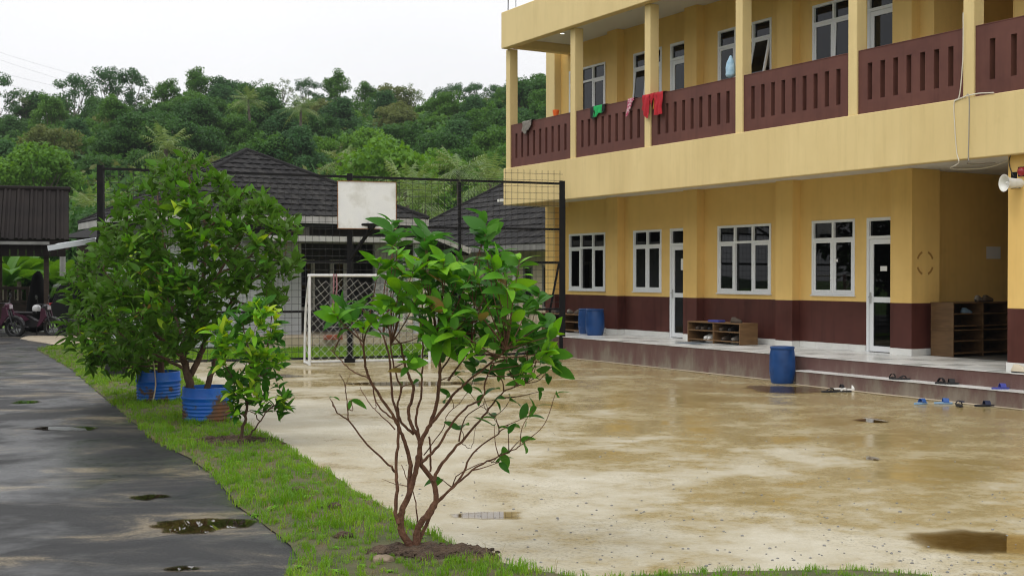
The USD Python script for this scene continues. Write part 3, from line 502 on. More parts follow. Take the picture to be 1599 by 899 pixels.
def door(a, b, dz):
    z0, z1, zt = PL + dz, 2.965 + dz, 2.60 + dz; w = WW - .012; t = .06
    p = sbox(a, z0, b, z1).difference(sbox(a + t, z0 - .1, b - t, zt - t / 2)).difference(sbox(a + t, zt + t / 2, b - t, z1 - t))
    d = obj('door', ext(p, w, w + .09, 'uz'), 'white_frame', S); pane(d, a + t, b - t, zt + t / 2, z1 - t, w + .05)
    l, r, h0, h1 = a + t + .004, b - t - .004, z0 + .015, zt - t / 2 - .004
    q = sbox(l, h0, r, h1).difference(sbox(l + .09, h0 + .10, r - .09, z0 + .92)).difference(sbox(l + .09, z0 + 1.02, r - .09, h1 - .09))
    obj('leaf', ext(q, w + .015, w + .06, 'uz'), 'white_frame', d); pane(d, l + .085, r - .085, h0 + .095, z0 + .925, w + .034); pane(d, l + .085, r - .085, z0 + 1.015, h1 - .085, w + .034)
    hm = cat_([ub(l + .02, l + .05, w - .005, w + .014, z0 + .90, z0 + 1.1), tube(uw([(l + .035, w - .03, z0 + 1.03), (l + .035, w - .05, z0 + 1.02), (l + .12, w - .05, z0 + 1.02)]), .009)])
    obj('handle', hm, 'aluminium', d)
for dz in (0, UP):
    for i, (a, b, n, k) in enumerate(WIN):
        if k == 'd': door(a, b, dz)
        else: window(a, b, n, dz, blind=0 if (i == 3 and dz == 0) else None, opens={} if dz == 0 else {0: {0: -.0}, 1: {0: -.10}, 3: {2: -.22}, 4: {1: -.04}}.get(i, {}))
    for a, b, n, k in W2: window(a, b, n, dz)
# paper notes on the doors and glass
obj('door_note', ub(-21.86, -21.70, WW - .004, WW - .001, 2.02, 2.28), 'paper', S); obj('door_note', ub(-15.96, -15.80, WW - .004, WW - .001, 1.98, 2.07), 'paper', S)
obj('window_note', ub(-17.11, -17.01, WW - .02, WW - .017, 2.16, 2.21), 'paper', S)
# ceiling lamps of the balcony
_lp = np.array([0, 0, EYE]) + ray(878, 53) * ((7.80 - EYE) / ray(878, 53)[2])
for u, w, g in ((_lp @ U, _lp @ W, 'lamp_glow'), (-22.3, 15.9, 'white_plastic'), (-19.4, 15.9, 'white_plastic'), (-16.4, 15.9, 'white_plastic')):
    l = obj('ceiling_lamp', lathe([(.055, 0), (.075, 0), (.08, .012), (.055, .02)], uw1(u, w, 7.80), 20), 'white_frame', S); obj('bulb', lathe([(.001, 0), (.054, 0), (.054, .004), (.001, .004)], uw1(u, w, 7.806), 20), g, l)
# round rust mark left on the pilaster's side: four arcs
for k in range(4):
    a = np.radians(np.linspace(45 + 90 * k - 24, 45 + 90 * k + 24, 9)); ro, ri = .225, .185; c = (17.19, 2.12)
    ring = np.vstack([np.c_[c[0] + ro * np.cos(a), c[1] + ro * np.sin(a)], np.c_[c[0] + ri * np.cos(a[::-1]), c[1] + ri * np.sin(a[::-1])]])
    obj('rust_mark', ext(Polygon(ring), -15.052, -15.0485, 'wz'), 'mark_rust', S)
# antenna rods on the roof edge
obj('roof_rod', tube([uw1(-26.3, 15.1, 8.44), uw1(-26.27, 15.1, 9.6)], .014), 'black_steel', S); obj('roof_rod', tube([uw1(-25.95, 15.12, 8.44), uw1(-25.95, 15.12, 9.6)], .008), 'black_steel', S)
# grout of dirt where plinth meets court
kerb = ragged([tuple(uw1(-26.7, WF - .10, 0)[:2]), tuple(uw1(-15.9, WF - .14, 0)[:2]), tuple(uw1(-15.8, WF - .40, 0)[:2]), tuple(uw1(-8, WF - .40, 0)[:2]), tuple(uw1(-8, WF + .05, 0)[:2]), tuple(uw1(-26.7, WF + .05, 0)[:2])], .06, .15, 77)
solo('kerb_mortar', sheet(kerb, 0.010), 'beige_plinth', kind='structure')

# ------------------------------------------------------------------ fixtures on the building
sp = thing('loudspeaker', 'cream horn loudspeaker on the yellow column by the passage', 'loudspeaker', uw1(-11.75, WF - .1, 3.25))
ax = -W * .85 - U * .25; ax = ax / np.linalg.norm(ax); sc = uw(PW(1581, 286, CF - .12)[None])[0]
obj('horn', lathe([(.072, -.02), (.078, .06), (.085, .10), (.105, .125), (.125, .135), (.128, .142), (.120, .142), (.09, .12), (.06, .06), (.02, .03), (.001, .03)], sc, 28, ax), 'white_plastic', sp, smooth=40)
obj('driver', lathe([(.001, -.17), (.055, -.17), (.066, -.16), (.070, -.13), (.070, -.022)], sc, 24, ax), 'white_plastic', sp, smooth=40)
obj('centre_horn', lathe([(.001, .04), (.035, .04), (.02, .10), (.001, .115)], sc, 18, ax), 'white_plastic', sp, smooth=40)
obj('bracket', cat_([bar(sc - ax * .1 - [0, 0, .06], sc - ax * .24 - [0, 0, .06], .03), ub(CU + .06, CU + .16, CF - .006, CF + .012, 3.18, 3.42), bar(sc - ax * .16 - [0, 0, .06], uw1(CU + .11, CF, 3.26), .03)]), 'black_steel', sp)
BU, _, BZ = PW(1597, 268, CF)
bl = thing('alarm_bell', 'round dark red bell on the yellow column above the loudspeaker', 'bell', uw1(-11.55, WF, 3.45))
obj('gong', lathe([(.001, .06), (.035, .055), (.06, .036), (.068, .01), (.064, .0)], uw1(BU, CF - .012, BZ), 22, -W), 'red_plastic', bl, smooth=40); obj('base_plate', ub(BU - .07, BU + .07, CF - .014, CF + .004, BZ - .07, BZ + .07), 'black_plastic', bl)
solo('cable', tube(catmull([uw1(CU + .11, CF - .012, 3.36), uw1(CU + .05, CF - .012, 3.48), uw1(CU + .03, CF - .012, 3.60), uw1(CU + .07, CF - .012, 3.70)]), .007), 'black_plastic', 'thin black wire rising from the loudspeaker to the porch ceiling', 'cable')
k1 = [PW(*q, WF + .03) for q in [(1504, 20), (1504, 60), (1503, 100), (1498, 150), (1490, 160), (1491, 200), (1494, 238)]] + [PW(1497, 252, WF + .02) * [1, 1, 0] + [0, 0, 3.615], np.array([-13.0, WF + .25, 3.56]), np.array([-12.6, WF + .5, 3.55]), np.array([-12.2, WF + .45, 3.60]), np.array([-11.9, WF + .3, 3.66])]
solo('cable', tube(catmull(uw(k1)), .008), 'cable_white', 'pale cable hanging in a long loop over the slab edge by the passage', 'cable')
k2 = [PW(*q, WF + .03) for q in [(1506, 153), (1513, 150), (1513, 200), (1512, 245)]] + [PW(1513, 250, WF + .02) * [1, 1, 0] + [0, 0, 3.63], np.array([-12.7, WF + .3, 3.61]), np.array([-12.3, WF + .4, 3.60])]
solo('cable', tube(catmull(uw(k2)), .007), 'cable_grey', 'thin grey cable hanging straight down the slab edge, right of the pale loop', 'cable')
k3 = [PW(*q, WF + .03) for q in [(1490, 158), (1510, 150), (1530, 146), (1552, 145)]]
solo('cable', tube(catmull(uw(k3)), .010), 'cable_white', 'short white cable lying along the top of the slab below the right balustrade', 'cable')
solo('notice', cat_([ub(-15.268, -15.264, PU(1540, 394, -15.27)[1], PU(1562, 394, -15.27)[1], PU(1550, 404, -15.27)[2], PU(1550, 385, -15.27)[2])]), 'paper', 'white paper notice on the dark yellow passage wall', 'notice')

# ================================================================== laundry and things on the balustrade
RAIL = 5.67
def drape(u0, u1, drop, n=26, wf=WF + .085, back=.16, amp=.012, seed=0, flare=0.0):
    """Cloth laid over the balustrade; drop(t) is how far it hangs in front."""
    vs, m = [], 22; ts = np.linspace(0, 1, n)
    for t in ts:
        u = u0 + (u1 - u0) * t; d = drop(t); path = []
        for s in np.linspace(0, 1, m):
            L = back + .17 + d; x = s * L
            if x < back: w, z = WF + .275, RAIL - (back - x)
            elif x < back + .17: k = (x - back) / .17; w, z = WF + .275 - k * (WF + .275 - wf), RAIL + .012 + .012 * math.sin(k * math.pi)
            else: w, z = wf - .01 * (x - back - .17), RAIL + .006 - (x - back - .17)
            rip = amp * math.sin(t * 17 + seed + s * 3) * (0.3 + s) + amp * 1.4 * (noise(np.array([t * 7 + seed, s * 5, 1.])) - .5)
            path.append((u + flare * (t - .5) * max(0, x - back - .17) + .02 * (noise(np.array([t * 4, s * 6, seed + 3.])) - .5), w - abs(rip) if x > back + .08 else w + abs(rip) * .3, z))
        vs.append(path)
    v = uw(np.array(vs).reshape(-1, 3)); f = np.array([[i * m + j, (i + 1) * m + j, (i + 1) * m + j + 1, i * m + j + 1] for i in range(n - 1) for j in range(m - 1)])
    nrm = trimesh.Trimesh(v, np.vstack([f[:, [0, 1, 2]], f[:, [0, 2, 3]]]), process=False).vertex_normals
    k = len(v); return np.vstack([v, v + nrm * .006]), np.vstack([f, f[:, ::-1] + k])
pu = lambda px, py=150, w=WF + .1: PW(px, py, w)[0]
g = solo('hanging_cloth', drape(pu(817), pu(832), lambda t: .10 + .22 * (1 - abs(t - .35) * 1.4), 14, seed=1, amp=.03), 'cloth_grey', 'small grey cloth crumpled over the leftmost balustrade', 'cloth', smooth=True)
gc = thing('hanging_shirt', 'green and black shirt drying on the balcony rail', 'shirt', uw1(pu(935), WF + .1, 5.4))
obj('body', drape(pu(929), pu(943), lambda t: .24 - .10 * t + .02 * math.sin(t * 9), 20, seed=2, amp=.02), 'cloth_green', gc, True)
obj('sleeve', drape(pu(924), pu(930), lambda t: .24 + .06 * t, 10, wf=WF + .078, seed=3, amp=.02), 'cloth_black', gc, True); obj('sleeve', drape(pu(941.5), pu(946.5), lambda t: .20 - .05 * t, 10, wf=WF + .076, seed=4, amp=.02), 'cloth_black', gc, True)
solo('hanging_cloth', drape(pu(981.5), pu(991.5), lambda t: .05 + .33 * max(0, 1 - t * 1.15), 16, seed=5, amp=.03), 'cloth_pink', 'pink and white speckled cloth hanging narrow over the balcony rail', 'cloth', smooth=True)
rj = thing('hanging_jacket', 'bright red garment with two hanging sleeves on the balcony rail', 'garment', uw1(pu(1022), WF + .1, 5.3))
def rd(t): return (.30 + .9 * min(t, .22)) if t < .36 else (.20 + .10 * math.sin(t * 30) if t < .60 else .47 - .6 * (t - .8) ** 2)
obj('body', drape(pu(1008), pu(1038), rd, 60, wf=WF + .045, seed=6, amp=.035, flare=.1), 'cloth_red', rj, True)
obj('collar_trim', drape(pu(1022), pu(1027), lambda t: .33 - .05 * t, 8, wf=WF + .065, seed=7, amp=.01), 'cloth_yellow', rj, True)
# blue plastic bag
q = trimesh.creation.icosphere(3, 1.0); v = np.array(q.vertices); h = (v[:, 2] + 1) / 2
r = np.interp(h, [0, .15, .45, .75, .88, 1], [.55, 1.0, 1.02, .75, .38, .5]); ang = np.arctan2(v[:, 1], v[:, 0])
xy = np.c_[np.cos(ang), np.sin(ang)] * np.minimum(np.linalg.norm(v[:, :2], axis=1) * 1.6, 1)[:, None] * (r * (1 + .22 * (fbm(v * 3, 4, 2) - .5)))[:, None]
bc = PW(1141, 124, WF + .17); bagv = np.c_[bc[0] + xy[:, 0] * .105, bc[1] + xy[:, 1] * .09, RAIL + .0 + h * .44 + .02 * (fbm(v * 4, 3, 8) - .5)]
solo('plastic_bag', (uw(bagv), q.faces), 'bag_blue', 'tied pale blue plastic bag standing on the balcony rail', 'bag', smooth=True)
oc = PW(868, 182, WF + .18)
solo('orange_cup', lathe([(.001, 0), (.055, 0), (.075, .10), (.080, .14), (.072, .145), (.06, .03), (.001, .03)], uw1(oc[0], oc[1], RAIL - .002), 18), 'orange_plastic', 'small orange plastic cup standing on the leftmost balustrade', 'cup', smooth=40)

# ================================================================== barrels
def barrel(px, py, z, w, R, H, label, rot=0):
    c = uw(PW(px, py, w)[None])[0]; c[2] = z; o = thing('plastic_barrel', label, 'barrel', c, 'blue plastic barrels by the porch')
    prof = [(.001, .01), (R * .80, .0), (R * .87, .02), (R * .93, H * .14), (R * .99, H * .28), (R * .985, H * .30), (R, H * .33), (R, H * .62), (R * .985, H * .65), (R * .99, H * .68), (R * .94, H * .84), (R * .90, H * .90), (R * .91, H * .905), (R * .90, H * .93)]
    obj('body', lathe(prof, c, 36), 'barrel_blue', o, smooth=35)
    obj('rim', lathe([(R * .885, H * .925), (R * .945, H * .93), (R * .95, H * .965), (R * .90, H * .985), (R * .86, H * .98), (R * .85, H * .95)], c, 36), 'barrel_blue', o, smooth=35)
    obj('lid', lathe([(.001, H * .955), (R * .84, H * .955), (R * .855, H * .97), (R * .86, H * .93)], c, 36), 'barrel_blue', o, smooth=35)
    obj('bung', lathe([(.03, 0), (.03, .02), (.001, .02)], c + [R * .55, 0, H * .955], 12), 'barrel_blue', o)
barrel(1221.5, 590, 0, WF - .30, .225, .66, 'blue plastic barrel standing on the wet court where the step begins')
barrel(929, 515, PL + .001, 16.15, .225, .63, 'front blue plastic barrel of the pair on the porch, beside the shoe rack'); barrel(916.5, 515, PL + .001, 16.40, .215, .62, 'rear blue plastic barrel of the pair on the porch, half hidden')

# ================================================================== shoe racks
def rack(o, u0, u1, w0, w1, z0, z1, bays, shelves, face, mt, side_label=None):
    """Open shelves between side boards; face 'w': open towards the court, 'u': open along the passage."""
    t = .02; a0, a1, b0, b1 = (u0, u1, w0, w1) if face == 'w' else (w0, w1, u0, u1)
    def p(x0, x1, y0, y1, za, zb): return ub(x0, x1, y0, y1, za, zb, .002) if face == 'w' else ub(y0, y1, x0, x1, za, zb, .002)
    obj('side_board', p(a0, a0 + t, b0, b1, z0, z1 - t), mt, o); obj('side_board', p(a1 - t, a1, b0, b1, z0, z1 - t), mt, o); obj('top_board', p(a0 - .005, a1 + .005, b0 - .004, b1 + .004, z1 - t, z1), mt, o)
    bk = b1 - .012 if face == 'w' else b0; obj('back_board', p(a0 + t, a1 - t, bk, bk + .012, z0 + .03, z1 - t), 'dark_board', o)
    fr0, fr1 = (b0 + .003, b1 - .014) if face == 'w' else (b0 + .014, b1 - .003)
    xs = np.linspace(a0 + t, a1 - t, bays + 1)
    for k in range(1, bays): obj('divider', p(xs[k] - t / 2, xs[k] + t / 2, fr0, fr1, z0, z1 - t), mt, o)
    for k in range(bays):
        for s in range(shelves):
            z = z0 + .05 + (z1 - z0 - .05) * s / shelves; obj('shelf', p(xs[k] + t / 2, xs[k + 1] - t / 2, fr0 + .002, fr1, z, z + t), mt, o)
a, b = PW(1073.5, 530, 16.3), PW(1155, 530, 16.3); zt = PW(1073.5, 501, 16.3)[2]
r2 = thing('shoe_rack', 'brown two bay wooden shoe rack with shoes between the white door and wide window', 'shoe rack', uw1(a[0], 16.3, PL)); rack(r2, a[0], b[0], 16.3, 16.78, PL + .003, zt, 2, 2, 'w', 'brown_board'); R2 = (a[0], b[0], zt)
a, b = PW(846, 515, 16.3), PW(905, 515, 16.3); zt = PW(905, 491, 16.3)[2]
r1 = thing('shoe_rack', 'low dark shoe rack partly behind the black fence post beside the barrel pair', 'shoe rack', uw1(a[0], 16.3, PL)); rack(r1, a[0], b[0], 16.3, 16.72, PL + .003, zt, 2, 2, 'w', 'brown_board'); R1 = (a[0], b[0], zt)
zr = 1.43; zm = (PL + zr) / 2
for z0, z1, lb in ((PL + .0, zm, 'lower brown shoe rack of the stacked two in the passage'), (zm + .002, zr, 'upper brown shoe rack of the stacked two in the passage')):
    o = thing('shoe_rack', lb, 'shoe rack', uw1(-14.9, 17.19, z0)); rack(o, -14.92, -14.43, 17.19, 18.75, z0, z1, 2, 2, 'u', 'shaded_board')

# ================================================================== footwear
def sole(L, Wd, t, rot, c, taper=.8):
    a = np.linspace(0, 2 * np.pi, 26, endpoint=False); x = np.cos(a) * L / 2; y = np.sin(a) * Wd / 2 * (taper + (1 - taper) * (x / L + .5) + .05 * np.cos(2 * a)); p = Polygon(np.c_[x, y]); m = ext(p, 0, t, 'xy'); return spin((m[0] + np.array(c), m[1]), rot, c)
def arch(L, Wd, x, h, rot, c, wide=.05, dx=0.0):
    pts = [np.array([x + dx * abs(s), s * Wd / 2 * .92, .012 + h * (1 - abs(s) ** 2.2)]) for s in np.linspace(-1, 1, 11)]; v = []
    for p in pts: v += [p + [-wide / 2, 0, 0], p + [wide / 2, 0, -.004], p + [wide / 2, 0, .002], p + [-wide / 2, 0, .006]]
    f = []
    for i in range(10):
        for j in range(4): k = (j + 1) % 4; f.append([i * 4 + j, i * 4 + k, (i + 1) * 4 + k, (i + 1) * 4 + j])
    return spin((np.array(v) + np.array(c), np.array(f)), rot, c)
def sandal(px, py, z, rot, ms, mt, label, kind='slide', L=.27, off=0.0):
    c = G(px, py, z) if z < .2 else uw1(PW(px, py, 15.03)[0], 15.03, z); c[2] = z + .001 + off; o = thing('sandal', label, 'sandal', c); Wd = L * .38
    obj('sole', sole(L, Wd, .022, rot, c), ms, o)
    if kind == 'slide': obj('strap', arch(L, Wd, L * .12, .055, rot, c + [0, 0, .012], .085), mt, o, True)
    else: obj('strap', cat_([spin((tube(catmull([np.array([L * .30, 0, .02]), np.array([L * .16, s * Wd * .22, .06]), np.array([-L * .08, s * Wd * .46, .02])]), .008, 5)[0] + c, tube(catmull([np.zeros(3), np.array([1, 0, 0]), np.array([2, 0, 0])]), .008, 5)[1]), rot, c) for s in (-1, 1)]), mt, o)
rt = math.radians
sandal(1295, 612, 0.008, rt(15), 'sandal_black', 'sandal_black', 'lone black flip-flop on the court, leftmost by the step', 'flip', .30)
sandal(1315, 611.5, 0.008, rt(-8), 'sandal_black', 'sandal_white', 'black sandal with a white strap in front of the white pair', 'flip', .30); sandal(1313, 607.5, 0.008, rt(10), 'sandal_white', 'sandal_black', 'left white sandal with a dark strap close to the step'); sandal(1331, 609, 0.008, rt(-20), 'sandal_white', 'sandal_white', 'right white sandal close to the step')
sandal(1437.5, 630.5, 0.008, rt(30), 'sandal_pale_blue', 'sandal_blue', 'bright blue sandal lying alone on the court left of the others'); sandal(1473, 630, 0.008, rt(-5), 'sandal_pale_blue', 'sandal_blue', 'blue sandal with a pale sole left of the dark sandal')
sandal(1498, 634, 0.008, rt(80), 'sandal_black', 'sandal_black', 'small dark slipper pointing at the camera between two blue ones', off=0.0); sandal(1512, 628, 0.008, rt(-5), 'sandal_navy', 'sandal_navy', 'navy sandal nearest the step on the right'); sandal(1537, 634, 0.008, rt(5), 'sandal_black', 'sandal_navy', 'black slide sandal, rightmost on the court', L=.30)
sandal(1393, 585.5, .247, rt(60), 'sandal_black', 'sandal_black', 'black sandal on the step, left one of the left pair'); sandal(1407, 587.5, .247, rt(-4), 'sandal_black', 'sandal_black', 'flat black sandal on the step, right one of the left pair', 'flip', .29)
sandal(1468, 594.5, .247, rt(45), 'sandal_black', 'sandal_black', 'black slide on the step, left one of the middle pair', L=.29); sandal(1482, 595.5, .247, rt(-4), 'sandal_black', 'sandal_black', 'black slide on the step, right one of the middle pair', L=.30)
sandal(1562, 603, .247, rt(5), 'sandal_violet', 'sandal_violet', 'violet blue sandal alone on the right part of the step')
def shoe(c, rot, mt, label, L=.27):
    o = thing('shoe', label, 'shoe', c); n, m = 9, 12; v = []
    for x in np.linspace(-.5, .5, n):
        wd = .19 * math.sqrt(max(.04, 1 - (x * 1.9) ** 4)) * (1 + .15 * x); hh = np.interp(x, [-.5, -.4, -.1, .1, .35, .5], [.10, .36, .38, .27, .20, .08])
        for a in np.linspace(0, math.pi, m): v.append((x * L, math.cos(a) * wd * L, .018 + math.sin(a) ** .7 * hh * L))
    f = [[i * m + j, (i + 1) * m + j, (i + 1) * m + j + 1, i * m + j + 1] for i in range(n - 1) for j in range(m - 1)]
    obj('upper', spin((np.array(v) + c, np.array(f)), rot, c), mt, o, True); obj('sole', sole(L * 1.02, L * .39, .02, rot, c), 'sandal_black' if mt != 'sandal_white' else 'sandal_white', o)
s2 = lambda t: R2[0] + (R2[1] - R2[0]) * t
zb, zmid = PL + .003 + .05 + .021, PL + .003 + .05 + (R2[2] - PL - .053) / 2 + .021
for i, (t, z, mt, lb) in enumerate([(.30, 0, 'sandal_white', 'left white shoe on the bottom shelf of the two bay rack'), (.37, 0, 'sandal_white', 'right white shoe on the bottom shelf of the two bay rack'), (.14, 1, 'shoe_brown', 'dark shoe at the left of the upper shelf, left bay'), (.24, 1, 'shoe_brown', 'dark shoe in the middle of the upper shelf, left bay'), (.38, 1, 'sandal_black', 'black shoe beside the divider on the upper shelf'), (.60, 1, 'shoe_brown', 'brown shoe at the left of the right bay, upper shelf'), (.76, 1, 'sandal_black', 'black shoe in the right bay, upper shelf'), (.64, 0, 'shoe_brown', 'dull brown shoe on the bottom shelf of the right bay'), (.82, 0, 'cloth_grey', 'grey shoe on the bottom shelf of the right bay')]):
    shoe(uw1(s2(t), 16.46, zmid if z else zb), math.atan2(-W[1], -W[0]), mt, lb, .25)
shoe(uw1(s2(.80), 16.5, R2[2] + .001), math.atan2(U[1], U[0]) + .3, 'shoe_brown', 'brown shoe on the top board of the two bay rack')
solo('blue_box', ub(s2(.36), s2(.56), 16.36, 16.55, R2[2] + .001, R2[2] + .042, .004), 'sandal_violet', 'flat violet blue box on top of the two bay rack', 'box')
for i, t in enumerate((.18, .36, .62, .80)): shoe(uw1(R1[0] + (R1[1] - R1[0]) * t, 16.46, R1[2] + .001), math.atan2(U[1], U[0]) + i, ['shoe_brown', 'sandal_black', 'cloth_grey', 'shoe_brown'][i], ['brown shoe at the left on top of the low rack behind the fence post', 'black shoe on top of the low rack, beside the brown one', 'grey shoe on top of the low rack behind the fence post', 'brown shoe at the right end on top of the low rack'][i], .25)
shoe(uw1(-14.62, 17.75, zr - .215), math.atan2(W[1], W[0]), 'sandal_pale_blue', 'pale blue shoe on the top shelf of the upper passage rack'); shoe(uw1(-14.65, 18.35, zr + .002), math.atan2(W[1], W[0]), 'shoe_brown', 'dark shoe on top of the stacked passage racks'); shoe(uw1(-14.6, 18.05, zr + .002), math.atan2(W[1], W[0]) + .3, 'cloth_grey', 'grey shoe on top of the stacked passage racks')
shoe(uw1(PW(1594, 573, WF + .11)[0], WF + .11, PL + .001), math.atan2(U[1], U[0]) + .2, 'shoe_cream', 'cream shoe with a dark opening by the foot of the right column', .28)
m0, m1 = PW(1068, 536, 16.0), PW(1096, 538, 16.0)
solo('floor_mat', ub(m0[0], m1[0], 15.75, 16.2, PL + .002, PL + .012, .003), 'blind_slat', 'flat grey mat on the porch tiles in front of the shoe rack', 'mat')

# ================================================================== sports fence, hoop and goal
FR, FD = np.array([1.17, 28.32, 0.0]), np.array([-.945, -.327, 0.0]); FN = np.array([.327, -.945, 0.0])   # FN: towards the court
def fs(px): k = (px - 799.5) / FPX; return (FR[0] - FR[1] * k) / (-FD[0] + FD[1] * k)
def FP(s, z, out=0.0): return FR + FD * s + FN * out + np.array([0, 0, z])
fe = thing('wire_fence', 'tall black steel fence with square wire mesh at the end of the court', 'fence', FP(0, 0))
S3 = [0.0, fs(718), fs(545), fs(158)]
for s, t, zt in ((S3[0], .14, 4.09), (S3[1], .07, 4.0), (S3[3], .12, 4.16)): obj('post', bar(FP(s, -.05), FP(s, zt), t), 'black_steel', fe)
for z in (4.03, 2.97, 2.2, 1.12, .10):
    for i in range(3):
        lift = .0 if z < 4 else .06; obj('rail', bar(FP(S3[i] + .03, z + lift * S3[i] / S3[3]), FP(S3[i + 1] - .03, z + lift * S3[i + 1] / S3[3]), .05), 'black_steel', fe)
obj('brace', bar(FP(.08, 2.2), FP(.42, .05, -.25), .05), 'black_steel', fe)
sp_ = .148
for i in range(3):
    a, b = S3[i], S3[i + 1]; top = 4.33 if i == 0 else 4.05; ms = []
    for s in np.arange(a + .07, b - .03, sp_):
        tz = top if (i > 0 or s < fs(787)) else 4.05; ms.append(tube([FP(s, .08, .03), FP(s, tz, .03)], .0042, 4))
    for z in np.arange(.10, top + .01, sp_):
        e = b if z < 4.1 else fs(787); ms.append(tube([FP(a, z, .038), FP(e, z, .038)], .0042, 4))
    obj('wire_mesh', cat_(ms), 'wire_steel', fe, kind='stuff')
hp = thing('basketball_hoop', 'worn white basketball backboard with black rim on a black pole before the fence', 'basketball hoop', FP(S3[2], 0, .2))
obj('pole', bar(FP(S3[2], -.05, .10), FP(S3[2], 4.12, .10), .11), 'black_steel', hp)
bc0, bc1 = fs(609), fs(519.5); bo = .55
bm = ext(sbox(0, 0, 1, 1), 0, 1, 'xy'); L1 = FP(bc1, 0, bo); L0 = FP(bc0, 0, bo)
bz0, bz1 = 1.9 + (430 - 357) / FPX * 26.1, 1.9 + (430 - 283) / FPX * 26.1
obj('backboard', cat_([(np.array([L1 * (1 - x) + L0 * x + FN * y * .035 + [0, 0, bz0 + (bz1 - bz0) * z] for x, y, z in va(bx(0, 1, 0, 1, 0, 1))[0]]), BF)]), 'backboard_paint', hp)
ed = lambda s0, z0, s1, z1: bar(FP(s0, z0, bo + .036), FP(s1, z1, bo + .036), .022, .012)
obj('board_edge', cat_([ed(bc0, bz0, bc1, bz0), ed(bc0, bz1, bc1, bz1), ed(bc0, bz0 + .012, bc0, bz1 - .012), ed(bc1, bz0 + .012, bc1, bz1 - .012)]), 'rust', hp)
rc = FP(fs(570), 1.9 + (430 - 350) / FPX * 25.7, bo + .29); ang = np.linspace(0, 2 * np.pi, 33)
obj('rim', tube([rc + np.array([.235 * math.cos(a), .235 * math.sin(a), 0]) for a in ang], .024, 8), 'black_steel', hp, 40)
obj('rim_plate', cat_([bar(rc - FN * .25 + [0, 0, -.02], rc - FN * .20 + [0, 0, -.02], .14, .10), bar(rc - FN * .22 + [0, 0, -.10], rc + FN * .1 + [0, 0, -.03], .05)]), 'black_steel', hp)
for k, s in enumerate((-.05, .07)): obj('bolt', lathe([(.02, 0), (.02, .03), (.001, .03)], rc + FD * s - FN * .22 + [0, 0, .04], 10), 'aluminium', hp)
obj('arm', cat_([bar(FP(S3[2], 2.25, .12), rc - FN * .25 - [0, 0, .08], .06), bar(FP(S3[2], bz0 + .3, .12), FP((bc0 + bc1) / 2, bz0 + .3, bo - .005), .05), bar(FP(S3[2], bz1 - .1, .12), FP((bc0 + bc1) / 2, bz1 - .15, bo - .005), .05)]), 'black_steel', hp)
obj('base_plate', bar(FP(S3[2], 0.0, .10), FP(S3[2], .10, .10), .22), 'black_steel', hp)
# goal
g0, g1 = fs(474), fs(657); GO, GB = .75, .10; gh = 1.9
go = thing('goal', 'white steel football goal with a torn diamond net before the fence', 'goal', FP(g0, 0, GO))
tb = lambda a, b, r=.03: tube([a, b], r, 12)
obj('post', tb(FP(g0, 0, GO), FP(g0, gh, GO)), 'white_steel', go, 40); obj('post', tb(FP(g1, 0, GO), FP(g1, gh, GO)), 'white_steel', go, 40); obj('crossbar', tb(FP(g0 + .04, gh, GO), FP(g1 - .04, gh, GO)), 'white_steel', go, 40)
for s in (g0, g1):
    obj('back_stay', tube(catmull([FP(s, gh - .05, GO - .05), FP(s, 1.1, GB + .16), FP(s, .04, GB)]), .024, 8), 'white_steel', go, 40); obj('ground_bar', tb(FP(s, .03, GO - .04), FP(s, .03, GB), .026), 'white_steel', go, 40)
obj('rear_bar', tb(FP(g0, .03, GB - .02), FP(g1, .03, GB - .02), .028), 'white_steel', go, 40)
net = []; Wg = g0 - g1
def NP(x, y): t = y; o = np.interp(t, [0, .45, 1], [GO - .03, GB + .2, GB + .02]); z = np.interp(t, [0, 1], [gh - .03, .06]); sag = .10 * math.sin(math.pi * x) * (1 - t) + .05 * math.sin(x * 14) * (1 - t); return FP(g0 - Wg * x, max(.05, z - sag), o + .05 * math.sin(x * 9 + t * 5))
for k in range(-9, 16):
    for sgn in (1, -1):
        pts = [NP(k / 15 + t * .62 if sgn > 0 else (k + 9) / 15 - t * .62, t) for t in np.linspace(0, 1, 9) if 0 <= (k / 15 + t * .62 if sgn > 0 else (k + 9) / 15 - t * .62) <= 1]
        if len(pts) > 1: net.append(tube(pts, .0032, 4, False))
for s in (g0, g1):
    for k in range(8): net.append(tube([FP(s, gh - .1 - k * .23, GO - .03), FP(s, max(.05, gh - .3 - k * .23), np.interp(k, [0, 4, 8], [GO - .2, GB + .2, GB]))], .0032, 4, False))
    for k in range(8): net.append(tube([FP(s, max(.05, gh - .35 - k * .2), GO - .03), FP(s, gh - .1 - k * .2, np.interp(k, [0, 4, 8], [GO - .1, GB + .25, GB + .1]))], .0032, 4, False))
obj('net', cat_(net), 'net_cord', go)
rs = fs(512)
solo('rag', cat_([tube(catmull([FP(rs + d, gh + .03, GO + .045), FP(rs + d * 1.4, gh - .25, GO + .06), FP(rs + d * .8 + .02, gh - .55, GO + .055), FP(rs + d, gh - .80, GO + .05)]), [.018 * (1 - .5 * t) for t in np.linspace(0, 1, 19)], 7) for d in (-.03, .02)]), 'cloth_dull', 'long dull pink rag knotted on the goal crossbar', 'rag', smooth=True)

